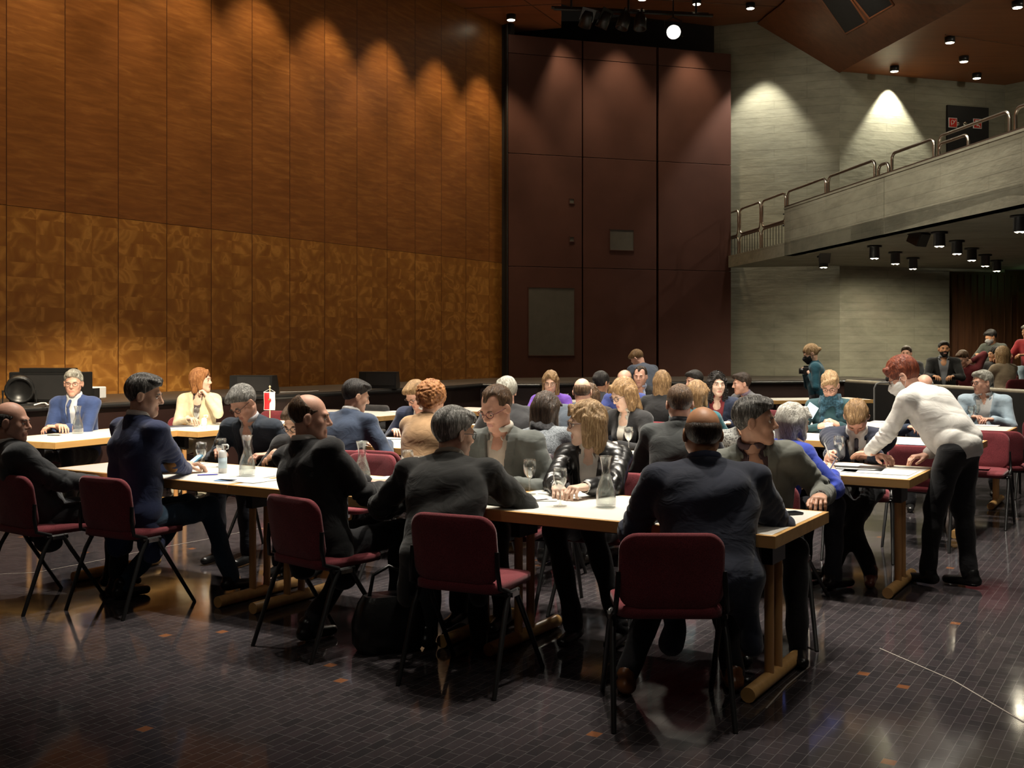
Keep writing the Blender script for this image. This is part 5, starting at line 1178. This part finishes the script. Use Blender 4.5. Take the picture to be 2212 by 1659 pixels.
    if chair_ and not stand:
        crz = rzr if ch_rz is None else R(ch_rz); off = Vector((ch_off[0], ch_off[1], 0)); off.rotate(Euler((0, 0, rzr)))
        if chlabel is None:
            ws = label.replace(',', '').split()[:10]
            while ws[-1] in STOP: ws.pop()
            chlabel = 'burgundy chair under the ' + ' '.join(ws)
        chair(x - hx + off.x, y - hy + off.y, crz, chlabel, z0)
    return root, dict(loc=loc, wr=wr, el=el, H=H, Nk=Nk, hp=hp)
# ------------------------------------------------------------ the people, front row first
NAVY = ('suit_navy', (.016, .022, .048)); BLACK = ('suit_black', (.010, .010, .011)); GREYJ = ('suit_grey', (.12, .125, .115)); CHAR = ('suit_charcoal', (.035, .037, .04))
WHITE = (.72, .70, .66); JEANS = (.03, .06, .10)
def W(px, py, Y):   # helper for measured points: height from the distance
    return ((px - 1106) / 2340 * Y, Y, 1.52 + (750 - py) / 2340 * Y)
person('bald man in charcoal suit at the left picture edge, hands in his lap', -2.98, 6.45, 1.20, -62, -86, -4, lean=-24, ch_rz=-36, ch_off=(.06, -.0), skin=PINK, hair='horseshoe', hc='dgrey', coat=CHAR, shirt=WHITE, collar=True, h=.0072, hands=((-.05, .26, .68), (.06, .30, .70)), skirtlen=.05, fat=1.05, chlabel='burgundy chair at the left picture edge under the bald charcoal-suited man')
person('man in a navy jacket with tan elbow patches, turned right holding a phone', -2.18, 6.42, 1.355, -38, -84, -8, skin=FAIR, hair='short', hc='dgrey', coat=('jacket_navy', (.022, .032, .085)), shirt=WHITE, trousers=JEANS, h=.0072, patch=1, skirtlen=.10, lean=2, ch_rz=-30,
       hands=((-.10, .40, .79), (*W(402, 1012, 6.75), 'grip', 'w')), feet=((-2.35, 6.55), (-1.75, 6.75)), chlabel='burgundy chair under the man in the navy jacket with elbow patches')
person('balding man in a black suit in right profile, arm folded on the front table', -1.04, 5.57, 1.28, -42, -86, -3, skin=PINK, hair='thin', hc='brown', coat=BLACK, shirt=WHITE, h=.0072, lean=-5, side=-9, ch_rz=-42, ch_off=(.0, .02), hands=((-.05, .36, .79), (.06, .36, .77)), feet=((-1.05, 5.6), (-.62, 5.85)), skirtlen=.06, chlabel='burgundy chair under the balding man in the black suit')
person('man with thick silver-grey hair and glasses seen from behind in black jacket', -.285, 5.33, 1.222, -4, -56, -8, skin=FAIR, hair='short', hc='grey', hth=1.25, coat=('suit_blackgreen', (.014, .014, .013)), shirt=(.3, .27, .22), glasses=(.02, .02, .02), h=.0072, lean=27, fat=1.08, ch_rz=-25, ch_off=(.15, -.04), hands=((-.14, .43, .78), (.16, .40, .78)), elbows=((-1, -.2, -.5), (1, -.2, -.5)), skirtlen=.06, chlabel='burgundy chair under the silver-haired man in the black jacket')
person('broad bald man with shiny crown in navy suit seen straight from behind', .84, 4.78, 1.262, 0, 2, -2, skin=TAN, hair='horseshoe', hc='dark', coat=('suit_midnight', (.016, .020, .036)), shirt=(.04, .05, .09), h=.0072, lean=18, fat=1.26, hands=((-.12, .40, .78), (.16, .38, .78)), elbows=((-.75, -.1, -.9), (.85, -.1, -.8)), shoe=(.2, .08, .03), feet=((.5, 4.75), (.98, 4.8)), skirtlen=.14, face=1.12, chlabel='burgundy chair nearest to us, under the broad bald man', ch_off=(-.20, -.04))
# behind the front row
person('grey-haired man with dark glasses in denim-blue jacket looking down at the table', -1.93, 7.78, 1.25, 158, 140, -38, 8, skin=PINK, hair='short', hc='grey', hth=1.3, coat=('jacket_denim', (.020, .028, .042)), shirt=(.42, .41, .43), open_=(.0, .07, True), glasses=(.03, .02, .02), h=.009, lean=24, hands=((-.22, .30, .76), (.16, .36, .78)), trousers=(.02, .02, .03))
person('half hidden person in black with glasses writing behind the balding man', -1.43, 7.2, 1.16, 160, 158, -30, skin=FAIR, hair='short', hc='brown', coat=('jacket_dark', (.02, .02, .022)), shirt=(.5, .55, .58), open_=(.3, .05, True), glasses=(.02, .02, .02), h=.010, hands=((.1, .40, .78), (.2, .42, .78, 'pen')), trousers=(.02, .02, .03))
person('man in grey blazer and open white shirt with red-framed glasses, reading', -.09, 6.17, 1.298, 158, 138, -24, skin=PINK, hair='receding', hc='brown', coat=('blazer_grey', (.125, .135, .125)), shirt=(.62, .58, .50), open_=(.05, .075, True), glasses=(.14, .03, .03), h=.0072, lean=12, hands=((-.16, .33, .77), (.05, .34, .78)), trousers=(.03, .03, .03), fat=1.06)
person('blonde woman in black leather jacket in left profile, hands on a sheet', .415, 6.05, 1.222, 155, 96, -6, skin=PALE, hair='bob', hc='blond', hth=.7, fem=True, coat=('jacket_leather', (.012, .012, .012)), shirt=(.60, .57, .52), open_=(.0, .07, True), glasses=(.04, .02, .02), h=.0072, lean=20, leather=True,
       hands=((*W(1262, 1052, 5.62), 'rest', 'w'), (*W(1205, 1054, 5.70), 'rest', 'w')), feet=((.55, 5.55), (.32, 5.6)), curl=.7)
person('grey-haired man in olive-grey suit on the table corner, looking right', 1.245, 5.55, 1.262, 172, -112, 2, skin=(.50, .28, .19), hair='short', hc='dgrey', hth=1.0, coat=('suit_olivegrey', (.125, .13, .112)), shirt=(.07, .04, .045), open_=(.0, .075, True), h=.0072, lean=14, side=8, hands=((-.25, .28, .78), (.12, .36, .78)), trousers=(.02, .02, .022))
# second row
person('white-haired woman in royal blue jacket raising a pen hand', 1.76, 6.78, 1.165, -58, -66, -4, skin=FAIR, hair='wob', hc='white', fem=True, coat=('jacket_royal', (.022, .045, .32)), h=.009, shirt=WHITE, lean=20, hands=((-.12, .32, .76), (*W(1798, 1020, 6.70), 'pen', 'w')), elbows=(None, (.9, .2, -1)), trousers=(.015, .015, .02))
person('dark-haired man in navy suit seen from behind, beside the grey chair', -1.20, 8.32, 1.268, -30, -66, -14, skin=FAIR, hair='short', hc='black', coat=('suit_blue', (.028, .042, .075)), shirt=(.6, .6, .6), h=.010, lean=18, hands=((-.14, .42, .78), (.2, .36, .78)))
person('person with curly ginger hair in camel jacket seen from behind', -.60, 8.12, 1.25, -30, -44, -12, skin=FAIR, hair='curly', hc='ginger', fem=True, coat=('jacket_camel', (.30, .185, .095)), h=.010, lean=16, hands=((-.1, .42, .78), (.14, .42, .78)), trousers=(.03, .03, .04), ch_off=(-.16, -.08), fat=1.08)
person('woman with long dark hair and grey knitted sweater seen from behind', .235, 7.42, 1.21, -24, -36, -10, skin=FAIR, hair='long', hc='dark', fem=True, coat=('sweater_grey', (.20, .22, .24), .95, 160, (.08, .09, .1)), h=.010, lean=24, side=-6, hands=((-.2, .42, .78), (.2, .42, .78)), collar='turtle', scarf=(.02, .02, .022))
person('young man with short cropped hair in dark grey suit seen from behind', 1.075, 6.95, 1.278, -16, 0, -4, skin=PINK, hair='cropped', hc='brown', hth=1.3, coat=('suit_graphite', (.030, .033, .033)), shirt=(.04, .04, .045), h=.010, lean=14, hands=((-.15, .42, .78), (.15, .42, .78)))
person('woman with blonde bob and glasses in black cardigan, looking down left', .88, 8.55, 1.272, 134, 118, -24, skin=PALE, hair='bob', hc='dblond', fem=True, coat=('jacket_cardigan', (.010, .010, .011)), shirt=(.5, .48, .42), open_=(.2, .06, False), glasses=(.05, .03, .03), h=.010, lean=10, hands=((-.12, .38, .78), (.12, .38, .78)))
person('grey-haired person in black half hidden behind the grey blazer man', -.05, 9.25, 1.262, 20, 30, -10, skin=PINK, hair='short', hc='sgrey', coat=('jacket_dark', (.02, .02, .022)), h=.012, lean=10)
person('fair-haired man with glasses in navy bending low over the papers', -.86, 9.72, 1.225, 156, 134, -38, skin=PINK, hair='short', hc='dblond', coat=NAVY, shirt=WHITE, open_=(.3, .05, True), glasses=(.05, .05, .05), h=.012, lean=22, hands=((-.1, .36, .78), (.15, .38, .78)))
person('person in grey tweed jacket half hidden behind the olive-grey suit man', 1.70, 7.92, 1.135, 165, 165, -20, skin=FAIR, hair='short', hc='dark', coat=('jacket_tweed', (.20, .21, .20), .95, 90, (.06, .06, .06)), h=.012, lean=20, hands=((-.1, .36, .78), (.15, .38, .78)))
person('fair-haired young man in navy suit and dark tie bent over, writing', 2.41, 7.58, 1.18, 160, 160, -62, skin=PINK, hair='short', hc='dblond', coat=('suit_navyblue', (.014, .018, .036)), shirt=WHITE, tie=(.04, .035, .045), open_=(.1, .075, True), h=.009, lean=30, fat=1.06, hands=((*W(1900, 985, 7.25), 'rest', 'w'), (*W(1792, 990, 7.15), 'pen', 'w')), elbows=((1, -.1, -.4), (-1, -.1, -.4)), feet=((2.05, 7.0), (2.3, 6.95)), shoe=(.12, .03, .02))
# third row and beyond
person('balding man in blue-grey jacket seen from behind in the third row', .64, 9.85, 1.24, -30, -14, -8, skin=PINK, hair='horseshoe', hc='brown', coat=('jacket_slate', (.06, .075, .095)), h=.012, lean=14)
person('woman with long brown hair in purple jacket facing us', .42, 11.78, 1.258, 168, 172, -8, skin=FAIR, hair='long', hc='dblond', fem=True, coat=('jacket_purple', (.14, .06, .36)), shirt=(.5, .45, .4), open_=(.4, .04, True), h=.012, lean=10, glasses=(.1, .07, .06))
person('person with dark pinned-up hair seen from behind among the back rows', 1.0, 12.1, 1.245, -30, -48, -10, skin=TAN, hair='updo', hc='black', fem=True, coat=('jacket_dark', (.02, .02, .022)), h=.014, lean=10)
person('person with wavy brown hair low behind the balding man', .80, 11.2, 1.14, 150, 140, -20, skin=FAIR, hair='wob', hc='brown', fem=True, coat=('jacket_darkbrown', (.04, .03, .025)), h=.014, lean=24)
person('man with receding fair hair and bright blue jacket in the middle crowd', 1.22, 11.75, 1.275, 150, 168, -6, skin=PINK, hair='thin', hc='dblond', coat=('jacket_blue', (.05, .07, .24)), shirt=(.4, .45, .6), h=.012, lean=8)
person('dark-haired man in black blazer and pale blue open shirt facing us', 1.57, 13.25, 1.285, 172, 160, -4, skin=PINK, hair='receding', hc='dark', coat=('blazer_black', (.014, .014, .015)), shirt=(.42, .47, .62), open_=(.1, .07, True), h=.012, lean=6, face=1.08, fat=1.1)
person('woman with straight long blonde hair in black seen from behind', 1.545, 11.15, 1.275, -28, -10, 0, skin=FAIR, hair='long', hc='dblond', fem=True, coat=('sweater_black', (.012, .012, .013)), h=.012, lean=8)
person('spiky dark-haired man mostly hidden in the back row, turned left', 2.17, 12.9, 1.24, 128, 112, -8, skin=PINK, hair='short', hc='black', coat=('jacket_dark', (.02, .02, .022)), h=.014, lean=10)
person('person with brown bobbed hair and teal top seen from behind', 1.6, 9.35, 1.225, -30, -42, -6, skin=FAIR, hair='wob', hc='dblond', fem=True, coat=('sweater_teal', (.015, .09, .11)), h=.012, lean=10)
person('person with long wavy dark hair, red shirt and navy blazer facing us', 2.055, 10.85, 1.27, 172, -174, 0, skin=PALE, hair='wavy', hc='black', coat=('blazer_navy', (.018, .025, .05)), shirt=(.19, .025, .03), open_=(.0, .085, True), h=.011, lean=8, hands=((-.1, .36, .78), (.12, .38, .78)))
person('dark-haired man in grey blazer leaning left in the back row', 2.66, 12.55, 1.225, 118, 98, -6, skin=PINK, hair='short', hc='dark', coat=('blazer_midgrey', (.13, .13, .135)), shirt=(.2, .15, .2), open_=(.2, .06, True), h=.012, lean=26)
person('blonde short-haired woman with glasses and teal scarf holding a card', 2.95, 10.05, 1.29, 166, 156, -26, skin=PINK, hair='pixie', hc='blond', hth=1.2, fem=True, coat=('jacket_teal', (.02, .06, .07)), scarf=(.02, .055, .08), glasses=(.03, .02, .03), h=.011, lean=10, hands=((-.05, .30, .82, 'grip'), (.1, .30, .80, 'grip')))
person('man in pale blue blazer and white shirt smiling left at the far right table', 4.95, 11.4, 1.272, 150, 102, -4, skin=PINK, hair='short', hc='sgrey', coat=('blazer_paleblue', (.36, .46, .54)), shirt=(.68, .68, .68), open_=(.0, .09, True), h=.011, lean=12, fat=1.1, glasses=(.05, .04, .04), hands=((-.1, .38, .78), (.08, .36, .80)))
person('person in dark blue half hidden behind the waitress', 3.92, 10.3, 1.262, 160, 150, -10, skin=PINK, hair='horseshoe', hc='sgrey', coat=('suit_blue', (.028, .042, .075)), h=.014, lean=12)
# upper left pair in the bright spotlight
person('man with glasses, blue suit and tie, arms folded on the left table', -4.13, 10.2, 1.305, ch_off=(.2, -.05), rz=172, hr=-168, pitch=-4, skin=PINK, hair='short', hc='sgrey', coat=('suit_royal', (.035, .06, .16)), shirt=(.62, .64, .68), tie=(.05, .08, .2), open_=(.1, .07, True), glasses=(.08, .05, .04), h=.010, lean=12, hands=((.02, .36, .79), (-.02, .40, .80)))
person('woman with copper bob in cream blazer, one hand at her chin', -3.2, 11.15, 1.30, ch_off=(.24, -.05), rz=178, hr=-96, pitch=2, skin=PALE, hair='wob', hc='ginger', fem=True, coat=('blazer_cream', (.66, .56, .38)), shirt=(.08, .06, .06), open_=(.3, .05, True), h=.010, lean=10, hands=((-.12, .2, 1.02, 'grip'), (.02, .34, .80)), trousers=(.6, .55, .42))
# standing figures
person('standing man in blue-grey suit bent forward before the partition, back to us', 1.80, 15.55, 1.50, 28, 60, -45, skin=PINK, hair='short', hc='dblond', coat=('suit_steel', (.075, .09, .12)), h=.013, stand=.88, lean=36, hands=((-.1, .35, .85), (.1, .35, .85)), feet=((1.85, 15.1), (2.1, 15.2)), trousers=(.04, .05, .07))
r_, inf = person('standing woman with blonde ponytail, black mask and teal top holding a camera', 4.03, 14.6, 1.558, 78, 84, -24, skin=FAIR, hair='pony', hc='blond', fem=True, coat=('sweater_petrol', (.012, .07, .10)), mask=(.01, .01, .01), h=.012, stand=.86, lean=8, hands=((*W(1750, 806, 14.5), 'grip', 'w'), (*W(1738, 804, 14.7), 'grip', 'w')), feet=((4.1, 14.5), (4.1, 14.72)), collar='turtle')
cx_, cy_, cz_ = W(1741, 801, 14.6); t = empty('camera', (cx_, cy_, cz_), R(80), 'black camera held by the standing woman in teal', 'camera')
g = MB(); g.box((0, 0, 0), (.15, .08, .10)); g.box((0, 0, .06), (.05, .06, .03)); g.build('camera_body', M_BLK, t, bevel=.008); g = MB(); g.lathe([(0, 0), (.038, 0), (.04, .09), (.03, .09), (0, .08)], n=16); o = g.build('lens', M_BLK, t); o.rotation_euler = (R(-90), 0, 0)
person('waitress with red hair, white mask and white blouse leaning over the table', 2.60, 7.19, 1.478, 42, 62, -34, skin=PINK, hair='pixie', hc='red', hth=1.5, fem=True, coat=('blouse_white', (.62, .605, .57), .7), mask=(.7, .7, .68), glasses=(.03, .02, .02), h=.0072, stand=.90, lean=44, fat=1.06,
       hands=((*W(1872, 982, 7.30), 'flat', 'w'), (.12, .30, .80)), elbows=((-.6, -.3, -.8), (.6, -.5, -.4)), feet=((2.66, 6.93), (2.90, 6.86)), trousers=(.010, .010, .012), hem=.115, collar='jacket', hoff=(0, 0, -.01))
# audience on the raised tiers
AUD = 'audience on the seating tiers'
person('bearded man in black blazer and grey shirt leaning back on the tiers', 6.74, 16.9, 1.615, 158, 168, 2, skin=TAN, hair='short', hc='black', beard=True, coat=('blazer_black', (.014, .014, .015)), shirt=(.2, .21, .24), open_=(.0, .09, True), h=.013, lean=4, z0=.30, group=AUD)
person('audience member behind the waitress head, dark hair against the concrete', 6.48, 17.8, 1.54, 160, 150, 0, skin=PINK, hair='short', hc='dark', coat=('jacket_dark', (.02, .02, .022)), h=.014, lean=8, z0=.30, group=AUD)
person('audience member in burgundy leaning head on a bare hand', 7.2, 17.3, 1.47, 150, 120, -30, skin=PINK, hair='short', hc='brown', coat=('sweater_burgundy', (.12, .015, .02)), h=.014, lean=20, z0=.30, hands=((-.1, .15, 1.0, 'grip'), None), group=AUD)
person('smiling dark-haired woman in profile on the tiers, chin on her hand', 7.84, 17.6, 1.53, 130, 100, -4, skin=TAN, hair='updo', hc='black', fem=True, coat=('jacket_dark', (.02, .02, .022)), h=.014, lean=10, z0=.30, hands=((-.1, .2, .98, 'grip'), None), group=AUD)
person('woman with very long blonde hair and beige jacket seen from behind on the tiers', 6.94, 15.35, 1.53, 20, 28, 0, skin=FAIR, hair='long', hc='blond', fem=True, coat=('jacket_beige', (.34, .27, .19)), h=.012, lean=6, z0=.30, group=AUD)
person('man in dark cap and grey-green sweater in the top tier', 8.62, 19.5, 1.83, 130, 100, -25, skin=TAN, hair='short', hc='black', hth=1.4, coat=('sweater_moss', (.05, .055, .045)), mask=(.3, .3, .3), h=.014, lean=12, z0=.62, group=AUD)
person('audience member cut by the right edge, red cardigan and pale blue trousers', 8.62, 18.1, 1.90, 120, 110, -10, skin=TAN, hair='short', hc='sgrey', coat=('jacket_red', (.22, .012, .015)), trousers=(.3, .4, .48), h=.014, lean=8, z0=.62, group=AUD)
# things in hands and on chairs
x_, y_, z_ = W(417, 998, 6.8); t = empty('smartphone', (x_, y_, z_), R(-50), 'pale blue lit phone in the hand of the navy jacket man', 'phone')
g = MB(); g.prism(rrect(.07, .14, .01), 0, .008); o = g.build('case', plain('phone_blue', (.15, .4, .62), .3), t); o.rotation_euler = (R(35), 0, 0)
g = MB(); g.prism(rrect(.06, .12, .008), .0082, .009); o = g.build('screen', emis('phone_screen', (.55, .8, 1), .8), t); o.rotation_euler = (R(35), 0, 0)
x_, y_, z_ = W(1752, 886, 9.70); t = MB(); t.face([(-.05, 0, -.06), (.05, 0, -.06), (.05, 0, .06), (-.05, 0, .06)]); o = t.build('pale_blue_card', M_PBLUE, loc=(x_, y_, z_)); o.rotation_euler = (R(-15), R(35), 0); s_ = o.modifiers.new('s', 'SOLIDIFY'); s_.thickness = .002; tag(o, 'pale blue card held tilted by the woman with the teal scarf', 'card')
def held_pen(px, py, Y, rx, ry, rz, label):
    t = empty('pen', W(px, py, Y), 0, label, 'pen', 'pens held in hands'); t.rotation_euler = (R(rx), R(ry), R(rz)); g = MB(); g.tube([(0, 0, -.07), (0, 0, .05)], .0042, 8); g.build('barrel', M_WPLAST, t); g = MB(); g.tube([(0, 0, .05), (0, 0, .07)], [.0042, .0015], 8); g.build('tip', M_CHROME, t)
held_pen(1787, 972, 7.10, 30, -28, 0, 'white pen in the writing hand of the bent man'); held_pen(1796, 1008, 6.66, 10, 25, 0, 'silver pen in the raised hand of the woman in royal blue')
# puffer coat hung over the chair of the woman in the grey sweater
f = Field((-.27, -.42, .3), (.27, -.05, .95), .011)
for k in range(6): z = .42 + .075 * k; f.cone((-.19, -.27 + .10 * abs(.0), z), (.19, -.27, z), .045, .045, .018, 'u', (1, 1.0, 1))
for s_ in (-1, 1): f.cone((s_ * .19, -.25, .80), (s_ * .22, -.26, .42), .05, .04, .03)
f.disp(lambda x, y, z: .004 * np.sin(60 * x + 20 * z) + 0 * y)
t = empty('puffer_coat', (.15, 7.12, 0), R(-24), 'dark plum puffer coat hung over the chair of the grey-sweater woman', 'coat'); g = Geo(); g.add(*f.mesh()); g.build('quilted_shell', [plain('plum_nylon', (.035, .022, .028), .45, bmp=.3, bscale=30)], t)
